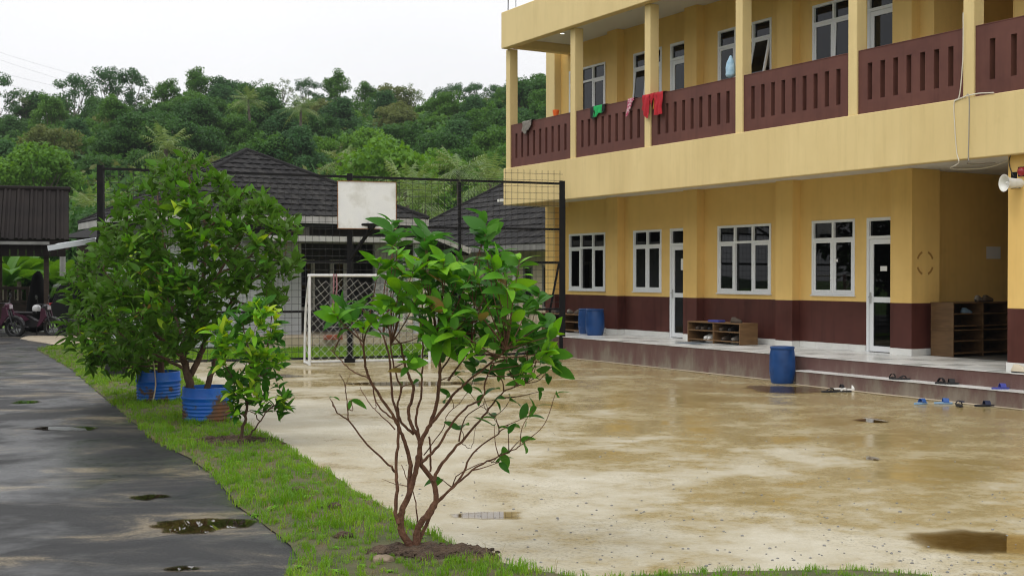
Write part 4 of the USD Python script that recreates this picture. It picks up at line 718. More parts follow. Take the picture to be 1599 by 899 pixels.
# ================================================================== houses behind the fence
def tiled(o, A, B, C, D_, row, tw, cap=300, host=None):
    """Roof tiles on the face A-B (eave) to C-D (top), each a raised, wavy piece with a lip."""
    A, B, C, D_ = map(np.asarray, (A, B, C, D_)); ex = (B - A) / np.linalg.norm(B - A); L = np.linalg.norm(B - A)
    up = C - A; up = up - ex * (up @ ex); Hs = np.linalg.norm(up); up = up / Hs; nr = np.cross(ex, up); nr = nr if nr[2] > 0 else -nr
    lx = lambda t: ((C - A) @ ex) * t; rx = lambda t: L + ((D_ - B) @ ex) * t
    n = int(round(Hs / row)); out = []
    for i in range(n):
        t0, t1 = i / n, (i + 1) / n; x = lx(t0) - (tw / 2 if i % 2 else 0)
        while x < rx(t0):
            a, b = x, x + tw; x += tw; a0, b0, a1, b1 = max(a, lx(t0)), min(b, rx(t0)), max(a, lx(t1)), min(b, rx(t1))
            if b0 - a0 < .06: continue
            if b1 <= a1: a1 = b1 = min(max((a + b) / 2, lx(t1)), rx(t1))
            m = 6; v = []; h0, h1 = .040 + rng.uniform(-.006, .008), .010
            for k in range(m + 1):
                f = k / m; wave = lambda xx: .009 * math.sin((xx - a) / tw * 2 * math.pi)
                p0, p1 = a0 + (b0 - a0) * f, a1 + (b1 - a1) * f
                q0 = A + ex * p0 + up * (Hs * t0 - .025); q1 = A + ex * p1 + up * (Hs * t1)
                v += [q0 + nr * (h0 + wave(p0) - .045), q0 + nr * (h0 + wave(p0)), q1 + nr * (h1 + wave(p1))]
            fs_ = []
            for k in range(m):
                i0, i1 = k * 3, k * 3 + 3; fs_ += [[i0, i1, i1 + 1, i0 + 1], [i0 + 1, i1 + 1, i1 + 2, i0 + 2]]
            out.append((np.array(v), np.array(fs_)))
    mats = ['roof_tile_a', 'roof_tile_b', 'roof_tile_c']; host = host or o
    for i, m in enumerate(out[:cap]): obj('roof_tile', m, mats[int(rng.integers(3))], host)
    if out[cap:]: obj('roof_tiles', cat_(out[cap:]), 'roof_tile_a', host, kind='stuff')
def ridge(o, a, b): obj('ridge_cap', tube(np.linspace(a, b, 12) + np.array([0, 0, .01]), .075, 8), 'roof_tile_c', o)
h1 = thing('house', 'white and black single storey house under a steep dark pyramid tiled roof', 'house', uw1(-31.6, 11, 0))
ue, wa, wb, ze, AP = -31.0, 7.2, 15.2, 3.50, uw1(-35, 11.2, 5.58); E = [uw1(ue, wa, ze), uw1(ue, wb, ze), uw1(-39, wb, ze), uw1(-39, wa, ze)]
deck = obj('roof', (np.array(E + [AP - [0, 0, .04]] + [e - [0, 0, .10] for e in E]), np.array([[0, 1, 4], [1, 2, 4], [2, 3, 4], [3, 0, 4], [0, 5, 6], [0, 6, 1], [1, 6, 7], [1, 7, 2], [2, 7, 8], [2, 8, 3], [3, 8, 5], [3, 5, 0], [5, 7, 6], [5, 8, 7]])), 'roof_tile_c', h1)
tiled(h1, E[0], E[1], AP, AP, .345, .235, 300, deck); tiled(h1, E[3], E[0], AP, AP, .345, .235, 0, deck)
for e in E[:2] + E[3:]: ridge(deck, e, AP)
obj('fascia', ub(ue - .01, ue + .02, wa, wb, ze - .20, ze + .005), 'white_fascia', h1); obj('fascia', ub(-39, ue - .012, wb - .01, wb + .02, ze - .20, ze + .005), 'white_fascia', h1); obj('fascia', ub(-39, ue - .012, wa - .02, wa + .01, ze - .20, ze + .005), 'white_fascia', h1)
uf = -31.9
for a, b in ((7.9, 11.75), (13.95, 14.7)): obj('wall', ub(uf - .15, uf, a, b, 0, ze - .2), 'white_wall', h1)
for a, b in ((7.9, 8.05), (14.55, 14.7)): obj('side_wall', ub(-38.4, uf - .152, a, b, 0, ze - .2), 'white_wall', h1)
ur = uf - 1.2
obj('porch_wall', ub(ur - .1, ur, 11.75, 13.95, 0, ze - .2), 'black_siding', h1); [obj('porch_cheek', ub(ur, uf - .152, a, a + .15, 0, ze - .2), 'black_siding', h1) for a in (11.6, 13.95)]
for k in range(9): obj('siding_board', ub(ur + .001, ur + .022, 11.77, 13.93, .45 + k * .24, .45 + k * .24 + .232), 'black_siding', h1)
for px in (477, 528):
    pc = PU(px, 440, ur + .03)[1]; d = obj('window', ext(sbox(pc - .26, .9, pc + .26, 2.35).difference(sbox(pc - .15, 1.0, pc + .15, 2.24)), ur + .024, ur + .09, 'wz'), 'white_fascia', h1); obj('pane', ub(ur + .03, ur + .036, pc - .155, pc + .155, .99, 2.25), 'glass', d)
obj('eave_shade_band', ub(uf + .0, uf + .02, 10.2, 14.6, 2.98, ze - .21), 'black_siding', h1); obj('band_pillar', ub(uf + .021, uf + .10, 11.72, 11.95, 2.96, ze - .21), 'white_fascia', h1)  # black band paints in the shade between eave and canopy
obj('canopy', ub(uf + .001, -30.45, 10.1, 15.0, 2.78, 2.90), 'grey_concrete', h1); obj('canopy_fascia', ub(-30.449, -30.42, 10.1, 15.0, 2.80, 2.94), 'white_fascia', h1)
obj('veranda', ub(ur, -30.5, 9.9, 15.0, 0, .28), 'beige_plinth', h1); obj('veranda_post', ub(-30.75, -30.63, 14.6, 14.72, .28, 2.78), 'white_wall', h1)
for k in range(3): obj('veranda_rail', ub(-30.72 , -30.68, 11.9, 14.6, .5 + k * .2, .53 + k * .2), 'grey_concrete', h1)
solo('planter_box', ub(-30.45, -30.2, *(sorted((PU(506, 523, -30.4)[1], PU(531, 523, -30.4)[1]))), .20, .32, .01), 'clay_red', 'low terracotta red planter on the edge of the house veranda', 'planter')
# side lean-to roof of the first house
obj('side_roof', cat_([(np.array([uw1(-31.2, 15.2, 3.05), uw1(-31.2, 16.6, 2.55), uw1(-36, 16.6, 2.55), uw1(-36, 15.2, 3.05), uw1(-31.2, 15.2, 2.98), uw1(-31.2, 16.6, 2.48), uw1(-36, 16.6, 2.48), uw1(-36, 15.2, 2.98)]), BF)]), 'roof_tile_c', h1)
obj('side_roof_fascia', bar(uw1(-31.18, 15.15, 3.12), uw1(-31.18, 16.65, 2.60), .03, .16), 'white_fascia', h1)

h2 = thing('house', 'cream walled house under a long dark tiled hip roof beside the school', 'house', uw1(-34, 18.6, 0))
e2, zq, d2, rr_ = 18.0, 2.82, 4.0, .66; uL, uR = -41.3, -28.0
A, B, C, D2 = uw1(uL, e2, zq), uw1(uR, e2, zq), uw1(uL + d2, e2 + d2, zq + d2 * rr_), uw1(uR - d2, e2 + d2, zq + d2 * rr_); A2, B2 = uw1(uL, e2 + 2 * d2, zq), uw1(uR, e2 + 2 * d2, zq)
dk = obj('roof', (np.array([A, B, C - [0, 0, .04], D2 - [0, 0, .04], A2, B2]), np.array([[0, 1, 3], [0, 3, 2], [1, 5, 3], [5, 4, 2], [5, 2, 3], [4, 0, 2], [0, 4, 5], [0, 5, 1]])), 'roof_tile_c', h2)
tiled(h2, B, A, D2, C, .38, .42, 300, dk); tiled(h2, A, A2, C, C, .38, .45, 0, dk); ridge(dk, A, C); ridge(dk, B, D2); ridge(dk, C, D2)
obj('fascia', ub(uL, uR, e2 - .02, e2 + .01, zq - .19, zq - .004), 'grey_concrete', h2); obj('soffit', ub(uL, uR, e2 + .012, e2 + 1.0, zq - .18, zq - .10), 'black_siding', h2)
hp_ = sbox(uL + .8, 0, uR - .3, zq - .1)
for c in (-30.6, -31.7, -34.2, -36.5): hp_ = hp_.difference(sbox(c - .28, .9, c + .28, 2.2))
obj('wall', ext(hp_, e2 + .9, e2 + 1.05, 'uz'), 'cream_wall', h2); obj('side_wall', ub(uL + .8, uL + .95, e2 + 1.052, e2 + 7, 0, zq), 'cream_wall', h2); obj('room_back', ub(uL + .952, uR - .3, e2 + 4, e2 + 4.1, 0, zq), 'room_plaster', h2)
for c in (-30.6, -31.7, -34.2, -36.5):
    f = obj('window', ext(sbox(c - .28, .9, c + .28, 2.2).difference(sbox(c - .21, .97, c + .21, 2.13)), e2 + .89, e2 + .99, 'uz'), 'grey_concrete', h2); obj('pane', ub(c - .215, c + .215, e2 + .93, e2 + .936, .965, 2.135), 'glass', f)
c = PW(807, 460, e2 + .4)[0]
for k in range(4): obj('veranda_post', ub(c - .07 - 2.6 * k, c + .07 - 2.6 * k, e2 + .3, e2 + .44, 0, zq - .18), 'white_fascia', h2)
obj('plinth', ub(uL + .5, uR - .2, e2 + .1, e2 + .88, -.05, .22), 'beige_plinth', h2)

# ================================================================== carport and what stands under it
CY = 40.0
cx = lambda px, y=CY: (px - 799.5) / FPX * y
CPT = lambda m: spin(m, rt(20), (X1, CY, 0))
cp = thing('carport', 'carport with a steep dark ribbed metal roof on timber posts', 'carport', (cx(75), CY, 0))
X0, X1 = cx(-150), cx(108); ze_, zr_, yr = 3.08, 4.86, 42.4
n = 13; xs = np.linspace(X0, X1, n + 1)
for k in range(n):
    a, b = xs[k] + .008, xs[k + 1] - .008; prof = [(a, 0), (a + .03, .05), (a + .09, .05), (a + .12, 0), ((a + b) / 2 - .05, .0), ((a + b) / 2 - .03, .035), ((a + b) / 2 + .03, .035), ((a + b) / 2 + .05, 0), (b, 0)]
    nrm = np.array([0, -(zr_ - ze_), yr - CY]); nrm = nrm / np.linalg.norm(nrm); v = []
    for x, h in prof:
        for p in ((x, CY, ze_), (x, yr, zr_)): v += [np.array(p) + nrm * h, np.array(p) + nrm * (h - .02)]
    f = [];
    for i in range(len(prof) - 1): q = i * 4; f += [[q, q + 4, q + 6, q + 2], [q + 1, q + 3, q + 7, q + 5], [q, q + 1, q + 5, q + 4]]
    obj('roof_panel', CPT((np.array(v), np.array(f))), 'carport_sheet', cp)
obj('rear_roof', CPT((np.array([(X0, yr, zr_), (X1, yr, zr_), (X1, 45.2, 3.0), (X0, 45.2, 3.0), (X0, yr, zr_ - .03), (X1, yr, zr_ - .03), (X1, 45.2, 2.97), (X0, 45.2, 2.97)]), BF)), 'carport_sheet', cp)
obj('ridge_cap', CPT(tube([(X0, yr, zr_ + .02), (X1 + .05, yr, zr_ + .02)], .09, 8)), 'carport_sheet', cp); obj('eave_gutter', CPT(bx(X0, X1 - .6, CY - .10, CY - .03, ze_ - .18, ze_ - .08)), 'grey_concrete', cp)
for k in range(22): a = X0 + (X1 - X0 - .1) * k / 22; obj('fascia_board', CPT(bx(a, a + (X1 - X0) / 22 - .012, CY + .02, CY + .05, 2.52, ze_ - .03)), 'carport_sheet', cp)
for x, y in ((cx(74.5), CY + .3), (cx(-28), CY + .3), (cx(-130), CY + .3), (cx(80, 44.6), 44.6), (cx(-20, 44.6), 44.6)): obj('post', CPT(bar((x, y, 0), (x, y, 3.0), .16)), 'dark_wood', cp)
obj('beam', CPT(bx(X0, X1, CY + .22, CY + .38, 2.75, 2.95)), 'dark_wood', cp)
aw = thing('awning', 'white sheet metal awning on thin posts beside the carport', 'awning', (cx(110, 38), 38, 0))
a0, a1, a2 = D(75, 385, 37.2), D(150, 373, 37.8), D(150, 371, 39.5); a3 = D(90, 380, 39.2)
obj('sheet', (np.array([a0, a1, a2, a3, a0 - [0, 0, .03], a1 - [0, 0, .03], a2 - [0, 0, .03], a3 - [0, 0, .03]]), BF), 'white_sheet', aw)
obj('edge_trim', bar(a0 + [0, -.03, -.05], a1 + [0, -.03, -.05], .03, .16), 'white_sheet', aw)
for p in (a1 + [-.2, 0, 0], a2 + [-.2, 0, 0]): obj('post', bar((p[0], p[1], 0), p - [0, 0, .04], .07), 'grey_concrete', aw)
tb_ = thing('small_shed', 'small dark roofed shed behind the carport', 'shed', (cx(150, 50), 50, 0))
sx0, sx1 = cx(106, 49), cx(215, 49); sz = D(130, 372, 49)[2]; sp2 = D(150, 345, 51)[2]
obj('roof', (np.array([(sx0, 48, sz), (sx1, 48, sz), (sx1, 51, sp2), (sx0 + 1.2, 51, sp2), (sx0, 54, sz), (sx1, 54, sz)]), np.array([[0, 1, 2], [0, 2, 3], [4, 3, 2], [4, 2, 5], [0, 3, 4], [1, 5, 2], [0, 4, 5], [0, 5, 1]])), 'roof_tile_c', tb_); obj('wall', bx(sx0 + .5, sx1 - .4, 48.6, 53.4, 0, sz + .02), 'dark_wood', tb_)
solo('concrete_pole', tube([(cx(98, 46), 46, 0), (cx(98, 46), 46, D(98, 398, 46)[2] + 1.2)], [.12, .10], 12), 'grey_concrete', 'pale grey concrete pole standing behind the carport post', 'pole', smooth=40)
bn = thing('bench', 'dark wooden railed bench under the carport', 'bench', (cx(20, 41.5), 41.5, 0))
b0, b1 = cx(-30, 41.5), cx(47, 41.5)
obj('top_rail', bev(b0, b1, 41.45, 41.55, 1.42, 1.52), 'dark_wood', bn); obj('lower_rail', bev(b0, b1, 41.45, 41.55, .95, 1.05), 'dark_wood', bn); obj('seat', bev(b0, b1, 40.95, 41.44, .46, .52), 'dark_wood', bn); obj('apron', bev(b0, b1, 41.46, 41.54, .53, .94), 'dark_wood', bn)
for k in range(7): x = b0 + .08 + (b1 - b0 - .16) * k / 6; obj('baluster', bev(x - .05, x + .05, 41.46, 41.54, 1.051, 1.419), 'dark_wood', bn)
for x in (b0 + .06, b1 - .06):
    for y in (41.0, 41.38): obj('leg', bev(x - .04, x + .04, y - .04, y + .04, 0, .458), 'dark_wood', bn)
t0 = np.array([cx(54, 40.9), 40.9, 0]); q = trimesh.creation.icosphere(4, 1.0); v = np.array(q.vertices); hh = (v[:, 2] + 1) / 2
sc_ = np.interp(hh, [0, .1, .5, .85, 1], [1.15, 1.0, .78, .55, .35]); ln = np.maximum(np.linalg.norm(v[:, :2], axis=1), 1e-6); rad = np.minimum(ln * 2.2, 1)
v = np.c_[v[:, 0] / ln * rad * sc_ * .36 + .12 * hh, v[:, 1] / ln * rad * sc_ * .34, hh * 2.05] * (1 + .10 * (fbm(v * 2.5, 4, 5)[:, None] - .5)); solo('tarp_cover', (v + t0, q.faces), 'black_tarp', 'tall object wrapped in black tarpaulin beside the carport post', 'tarp', smooth=True)

def scooter(name, c, rot, body, label, sc=1.0):
    o = thing(name, label, 'motorbike', c, 'motorbikes parked under the carport'); R = .27
    def P(m): v, f = va(m); v = v * sc; R_ = trimesh.transformations.rotation_matrix(rot, [0, 0, 1])[:3, :3]; return v @ R_.T + c, f
    for x in (-.62, .62):
        a = np.linspace(0, 2 * np.pi, 25); w = obj('wheel', P(tube([(x + R * math.cos(t), 0, R + R * math.sin(t)) for t in a], .045, 8)), 'tyre_rubber', o, 40)
        obj('rim', P(cat_([tube([(x + (R - .05) * math.cos(t), 0, R + (R - .05) * math.sin(t)) for t in a], .014, 6)] + [bar((x, 0, R), (x + (R - .05) * math.cos(t), 0, R + (R - .05) * math.sin(t)), .025) for t in np.arange(5) * 2 * math.pi / 5])), 'alloy', w)
    obj('frame', P(cat_([ext(Polygon([(-.75, .50), (-.55, .34), (-.15, .26), (.18, .28), (.30, .42), (.05, .50), (-.2, .62), (-.80, .66)]), -.10, .10, 'xz'), tube([(.62, -.07, R), (.50, -.07, .62), (.40, -.05, .92)], .025), tube([(.62, .07, R), (.50, .07, .62), (.40, .05, .92)], .025)])), 'bike_black', o)
    obj('side_panel', P(cat_([ext(Polygon([(-.92, .74), (-.70, .62), (-.25, .46), (-.12, .52), (-.30, .64), (-.75, .78)]), y, y + .03, 'xz') for y in (-.14, .11)])), body, o); obj('leg_shield', P(cat_([ext(Polygon([(.18, .30), (.30, .34), (.52, .62), (.46, .86), (.34, .88), (.30, .55)]), y, y + .05, 'xz') for y in (-.19, .14)])), body, o)
    obj('seat', P(bev(-.78, .02, -.13, .13, .68, .76, .03)), 'seat_black', o); obj('front_fairing', P(cat_([bev(.33, .50, -.12, .12, .78, .98, .04)])), 'bike_black' if sc < 1.02 else body, o); obj('headlight', P(bev(.49, .53, -.08, .08, .82, .93, .01)), 'bike_silver', o)
    obj('handlebar', P(tube([(.28, -.33, 1.0), (.36, -.1, .98), (.36, .1, .98), (.28, .33, 1.0)], .018)), 'bike_black', o)
    for s in (-1, 1): obj('mirror', P(cat_([tube([(.30, s * .27, 1.0), (.30, s * .33, 1.18)], .008), move(spin(lathe([(.001, 0), (.06, 0), (.065, .02), (.001, .03)], n=14), -math.pi / 2, (0, 0, 0), (0, 1, 0)), (.30, s * .35, 1.22))])), 'bike_black', o)
    obj('front_mudguard', P(tube([(.62 + .31 * math.cos(t), 0, R + .31 * math.sin(t)) for t in np.linspace(.2, 2.4, 9)], .05, 6)), 'bike_black', o); obj('exhaust', P(tube([(-.1, -.15, .26), (-.45, -.17, .28), (-.85, -.18, .38)], [.03, .05, .055], 10)), 'bike_black', o); obj('tail_light', P(bev(-.97, -.90, -.07, .07, .68, .76, .01)), 'tail_red', o)
    obj('kickstand', P(bar((0, .1, .28), (-.06, .2, .0), .025)), 'bike_black', o)
scooter('scooter', np.array([cx(54, 38.4), 38.4, .0]), rt(-12), 'bike_purple', 'dark motorbike with a mauve stripe before the tarpaulin', 1.0)
scooter('scooter', np.array([cx(-8, 38.0), 38.0, .0]), rt(-8), 'bike_purple', 'mauve fronted motorbike cut by the left edge', 1.05)
solo('helmet', cat_([lathe([(.125, -.04), (.135, .02), (.13, .08), (.10, .13), (.05, .155), (.001, .16)], (cx(58, 38.4), 38.36, .82), 20)]), 'helmet_white', 'white helmet on the seat of the mauve striped motorbike', 'helmet', smooth=40)

cr = thing('parked_car', 'black car seen from the rear, half hidden behind the large shrub', 'car', (cx(166, 41), 41.4, 0))
def CAR(m):
    v, f = va(m); R_ = trimesh.transformations.rotation_matrix(rt(28), [0, 0, 1])[:3, :3]; return v @ R_.T + np.array([cx(166, 41), 41.4, 0]), f
hw = .84
low = Polygon([(-2.05, .35), (-2.08, .62), (-2.0, .98), (-1.2, 1.02), (1.0, 1.0), (1.9, .88), (2.05, .62), (2.05, .35), (1.72, .30), (1.60, .55), (1.35, .66), (1.10, .55), (.98, .30), (-.98, .30), (-1.10, .55), (-1.35, .66), (-1.60, .55), (-1.72, .30)])
obj('body', CAR(ext(low.buffer(.03).buffer(-.02), -hw, hw, 'xz')), 'car_black', cr)
cab = Polygon([(-1.95, .97), (-1.72, 1.55), (-1.45, 1.66), (.1, 1.68), (.45, 1.58), (1.05, 1.0)]); obj('cabin', CAR(ext(cab.buffer(.02), -hw + .09, hw - .09, 'xz')), 'car_black', cr)
for y in (-hw + .065, hw - .069 - .0): obj('side_window', CAR(ext(Polygon([(-1.72, 1.05), (-1.55, 1.48), (-1.3, 1.57), (.05, 1.58), (.32, 1.5), (.82, 1.05)]), y, y + .004, 'xz')), 'car_glass', cr)
obj('rear_window', CAR((np.array([(-1.975, -.62, 1.06), (-1.975, .62, 1.06), (-1.78, .55, 1.50), (-1.78, -.55, 1.50), (-1.94, -.62, 1.06), (-1.94, .62, 1.06), (-1.74, .55, 1.5), (-1.74, -.55, 1.5)]), BF)), 'car_glass', cr)
for s in (-1, 1): obj('tail_light', CAR(bev(-2.10, -1.93, s * .66 - .12, s * .66 + .12, .72, 1.0, .02)), 'tail_red', cr)
obj('rear_bumper', CAR(bev(-2.16, -1.9, -.82, .82, .36, .62, .05)), 'car_black', cr); obj('number_plate', CAR(bx(-2.10, -2.075, -.22, .22, .70, .82)), 'bike_silver', cr)
for x in (-1.35, 1.35):
    for s in (-1, 1): w = obj('wheel', CAR(move(spin(lathe([(.18, -.1), (.31, -.1), (.33, -.07), (.33, .07), (.31, .1), (.18, .1)], n=26), math.pi / 2, (0, 0, 0), (1, 0, 0)), (x, s * .76, .33))), 'tyre_rubber', cr, 40); obj('hubcap', CAR(move(spin(lathe([(.001, .04 * s), (.17, .06 * s), (.20, .0)], n=20), -math.pi / 2, (0, 0, 0), (1, 0, 0)), (x, s * .80, .33))), 'alloy', w)
# power lines far over the hill
for i, (a, b) in enumerate([((-60, 62), (420, 175)), ((-60, 72), (400, 190)), ((-60, 96), (380, 175)), ((-60, 112), (330, 175))]):
    p = [D(a[0] + (b[0] - a[0]) * t, a[1] + (b[1] - a[1]) * t + 14 * 4 * t * (1 - t), 150 + 120 * t) for t in np.linspace(0, 1, 14)]
    solo('power_line', tube(p, .014, 5), 'power_cable', ['topmost faint power line in the sky over the hill', 'second power line from the top over the hill', 'third power line from the top over the hill', 'lowest power line, just above the hill trees'][i], 'power line')

# ================================================================== near plants
SS = np.array([0, .12, .3, .5, .7, .87, 1.0]); SW = np.array([0, .55, .93, 1.0, .80, .45, 0.0])
def leaf(L, wd, droop, fold):
    """A leaf along +x, top +z: midrib, two blades, curved and folded."""
    v = [(0, 0, 0)]
    for s, w in zip(SS[1:-1], SW[1:-1]):
        z = -droop * s * s * L; x = s * L * (1 - .12 * droop * s); h = w * wd / 2
        v += [(x, -h, z + fold * h), (x, 0, z), (x, h, z + fold * h)]
    v.append((L * (1 - .12 * droop), 0, -droop * L)); f = [[0, 1, 2], [0, 2, 3]]
    for i in range(4):
        a = 1 + 3 * i; b = a + 3; f += [[a, b, b + 1], [a, b + 1, a + 1], [a + 1, b + 1, b + 2], [a + 1, b + 2, a + 2]]
    f += [[13, 16, 14], [14, 16, 15]]; return np.array(v), np.array(f)
def place(m, p, d, n):
    d = d / np.linalg.norm(d); y = np.cross(n, d); y /= np.linalg.norm(y) + 1e-9; z = np.cross(d, y); v, f = m; return v @ np.array([d, y, z]) + p, f
def unit(v): return v / (np.linalg.norm(v) + 1e-9)
def tip_leaves(r, p, d, n, L, spread=.9, up=.25, back=.06):
    """n leaves in pairs round the end of a twig that runs along d."""
    out = []; d = unit(d); a = unit(np.cross(d, [.3, .2, 1])); b = np.cross(d, a)
    for k in range(n):
        ang = k * 1.57 + (k // 2) * 1.57 + r.uniform(-.5, .5); side = a * math.cos(ang) + b * math.sin(ang)
        q = p - d * back * (k // 2) * r.uniform(.6, 1.2); dirn = unit(side * spread * r.uniform(.7, 1.3) + d * r.uniform(.3, 1.0) + np.array([0, 0, up * r.uniform(-.6, 1.2)]))
        nn = unit(np.array([0, 0, 1.0]) + .55 * r.normal(size=3) - dirn * .2); l = L * r.uniform(.5, 1.22)
        out.append((q, dirn, nn, l, r.uniform(.05, .75), r.uniform(.02, .50)))
    return out
def leaf_parts(o, specs, mats, probs, wd, cap, r, named='leaf', young=None, restmat='leaf_mixed'):
    specs = sorted(specs, key=lambda s: s[0][1]); rest = {m: [] for m in mats}
    for i, (p, d, n, l, dr, fo) in enumerate(specs):
        m = place(leaf(l, l * wd * r.uniform(.85, 1.12), dr, fo), p, d, n); mt = mats[int(r.choice(len(mats), p=probs))]
        if young is not None and r.uniform() < young(p): mt = 'leaf_young'
        if i < cap: obj(named, m, mt, o, True)
        else: rest.setdefault(mt, []).append(m)
    ms = [m for v in rest.values() for m in v]
    if ms: obj('foliage', cat_(ms), restmat, o, True, kind='stuff')
def wob(pts, r, a): p = np.array(pts, float); p[1:-1] += r.normal(0, a, p[1:-1].shape); return p

# ------------------------------------------------------------------ the young tree in front
r = np.random.default_rng(11); TY = TREE1[1]
yt = thing('young_tree', 'young guava like tree with many bare reddish stems on the verge, nearest the camera', 'tree', TREE1)
z1 = lambda x, y: (500 + x / 2.724, 560 + y / 2.724)
STEMS = [  # (points in the close view, depth at the foot and at the top, radius at the foot and at the top)
    ([(398, 845), (385, 800), (345, 722), (347, 650), (376, 580), (400, 500), (416, 420), (430, 355), (465, 280), (490, 210), (508, 100), (507, 0), (500, -90)], 0, -.05, .042, .012),
    ([(335, 700), (320, 650), (328, 560), (322, 480), (331, 350), (330, 260), (305, 150), (295, 0), (268, -100)], -.03, .28, .022, .009),
    ([(322, 482), (290, 448), (200, 365), (122, 265), (72, 228), (48, 178)], .10, -.10, .013, .005), ([(122, 265), (112, 180), (105, 110), (82, 65)], .0, -.12, .007, .003), ([(105, 120), (128, 60)], -.1, -.14, .004, .002),
    ([(380, 575), (381, 430), (358, 352), (330, 282), (298, 220), (212, 90), (188, 0), (185, -70)], .02, -.22, .024, .009), ([(330, 262), (290, 240), (238, 185), (214, 90), (150, 60), (90, 10), (40, -40)], .10, .30, .010, .005),
    ([(318, 300), (250, 230), (210, 190), (170, 120)], .05, .35, .007, .003), ([(236, 210), (234, 165)], .2, .3, .004, .002),
    ([(402, 800), (420, 715), (470, 640), (492, 590), (481, 522), (432, 452), (425, 392), (420, 335), (395, 290), (375, 225), (398, 130), (372, 60), (352, 0), (345, -60)], 0, .12, .036, .010),
    ([(398, 320), (345, 270), (330, 200), (345, 130), (320, 60), (300, -60)], .08, -.15, .014, .007), ([(420, 330), (408, 250), (430, 150), (433, 40), (440, -110)], .05, .32, .014, .008),
    ([(480, 520), (520, 445), (600, 352), (680, 262), (742, 180), (792, 132), (872, 105)], 0, .22, .021, .005), ([(430, 440), (500, 372), (562, 272), (630, 200), (690, 168), (705, 90), (740, 20)], -.02, -.25, .015, .006),
    ([(415, 782), (462, 682), (500, 612), (600, 502), (650, 402), (752, 320), (800, 280)], .05, .40, .022, .005), ([(500, 605), (582, 530), (662, 462), (742, 422), (832, 380), (862, 360)], .02, -.20, .014, .004),
    ([(560, 545), (590, 490), (700, 440), (760, 440)], .05, -.15, .007, .003), ([(470, 275), (562, 160), (612, 110), (722, 20), (790, -40)], -.04, -.30, .016, .007), ([(545, 92), (600, 15), (640, -60)], -.05, .10, .012, .006), ([(500, 150), (510, 60), (560, -20), (590, -120)], 0, .25, .012, .006),
    ([(414, 695), (402, 590), (365, 500), (345, 450)], .10, .22, .008, .003), ([(372, 540), (320, 530), (265, 512)], .0, -.08, .005, .002), ([(462, 330), (470, 400), (468, 480)], .15, .12, .008, .010), ([(600, 355), (640, 380), (660, 300), (655, 280)], .1, .2, .004, .002),
    ([(590, 350), (620, 250), (700, 190)], .05, .28, .009, .004), ([(440, 410), (520, 300), (540, 240), (580, 200), (600, 180)], .1, .25, .006, .003), ([(760, 320), (750, 260), (700, 210)], .1, .0, .006, .003)]
nodes = []; stem_m = []
for pts, d0, d1, ra, rb in STEMS:
    n = len(pts); p = np.array([D(*z1(*q), TY + d0 + (d1 - d0) * (i / (n - 1)) ** 1.3) for i, q in enumerate(pts)]); p = catmull(p, 5)
    p[1:-1] += r.normal(0, .0025, p[1:-1].shape); rad = np.linspace(0, 1, len(p)); rad = .74 * (ra + (rb - ra) * rad ** .6) * (1 + .05 * np.sin(np.arange(len(p)) * 1.9) * (ra < .03)); stem_m.append((p, rad))
    nodes += [(q, w) for q, w in zip(p, rad)]
p0, r0 = stem_m[0]; r0 = r0.copy(); r0[:8] += np.linspace(.018, 0, 8)
obj('trunk', tube(p0, r0, 12), 'bark_red', yt, 40)
for p, w in stem_m[1:]: obj('stem' if w[0] > .012 else 'branch', tube(p, w, 8), 'bark_red', yt, 40)
z2 = lambda x, y: (500 + x / 3.1, 330 + y / 3.1)
TIPS = [(350, 100), (372, 190), (515, 175), (512, 120), (285, 250), (330, 270), (600, 240), (690, 240), (795, 150), (800, 110), (850, 200), (965, 235), (900, 330), (770, 360), (425, 380), (400, 300), (300, 470), (170, 440), (130, 470), (215, 545), (300, 520), (370, 460), (560, 300), (620, 390), (560, 430), (660, 500), (480, 480), (570, 600), (630, 560), (650, 660), (740, 560), (730, 660), (880, 500), (880, 560), (1060, 395), (980, 400), (1010, 450), (1100, 530), (1000, 560), (960, 620), (880, 680), (1040, 680), (1110, 720), (750, 740), (850, 780), (950, 740), (1000, 770), (440, 720), (820, 450), (700, 400), (730, 320), (560, 240), (480, 300), (860, 420), (930, 480), (1000, 650), (640, 320), (480, 400), (700, 590), (790, 600), (840, 610), (900, 420), (820, 300), (780, 440), (600, 470), (520, 540)]
TIPS += [(int(a), int(b)) for a, b in zip(r.uniform(300, 1040, 40), r.uniform(200, 720, 40)) if 420 + abs(a - 680) * .15 < b + 230 and b < 560 + (a - 300) * .22]
TIPS += [(345, 55), (520, 95), (505, 130), (805, 60), (790, 100), (370, 130), (1130, 600), (1120, 680), (1080, 640), (1060, 560), (1140, 740), (100, 520), (140, 520), (60, 480)]
LOW = [(960, 60), (1000, 150), (870, 250), (745, 175), (805, 178), (915, 200), (740, 285), (800, 300), (850, 345), (770, 400), (760, 440), (880, 70), (930, 140), (690, 150), (130, 175), (40, 165), (515, 510), (740, 255), (600, 300), (640, 150), (575, 70), (395, 105), (555, 160)]
NP_, NR_ = np.array([q for q, _ in nodes]), np.array([w for _, w in nodes]); specs = []; tw = []
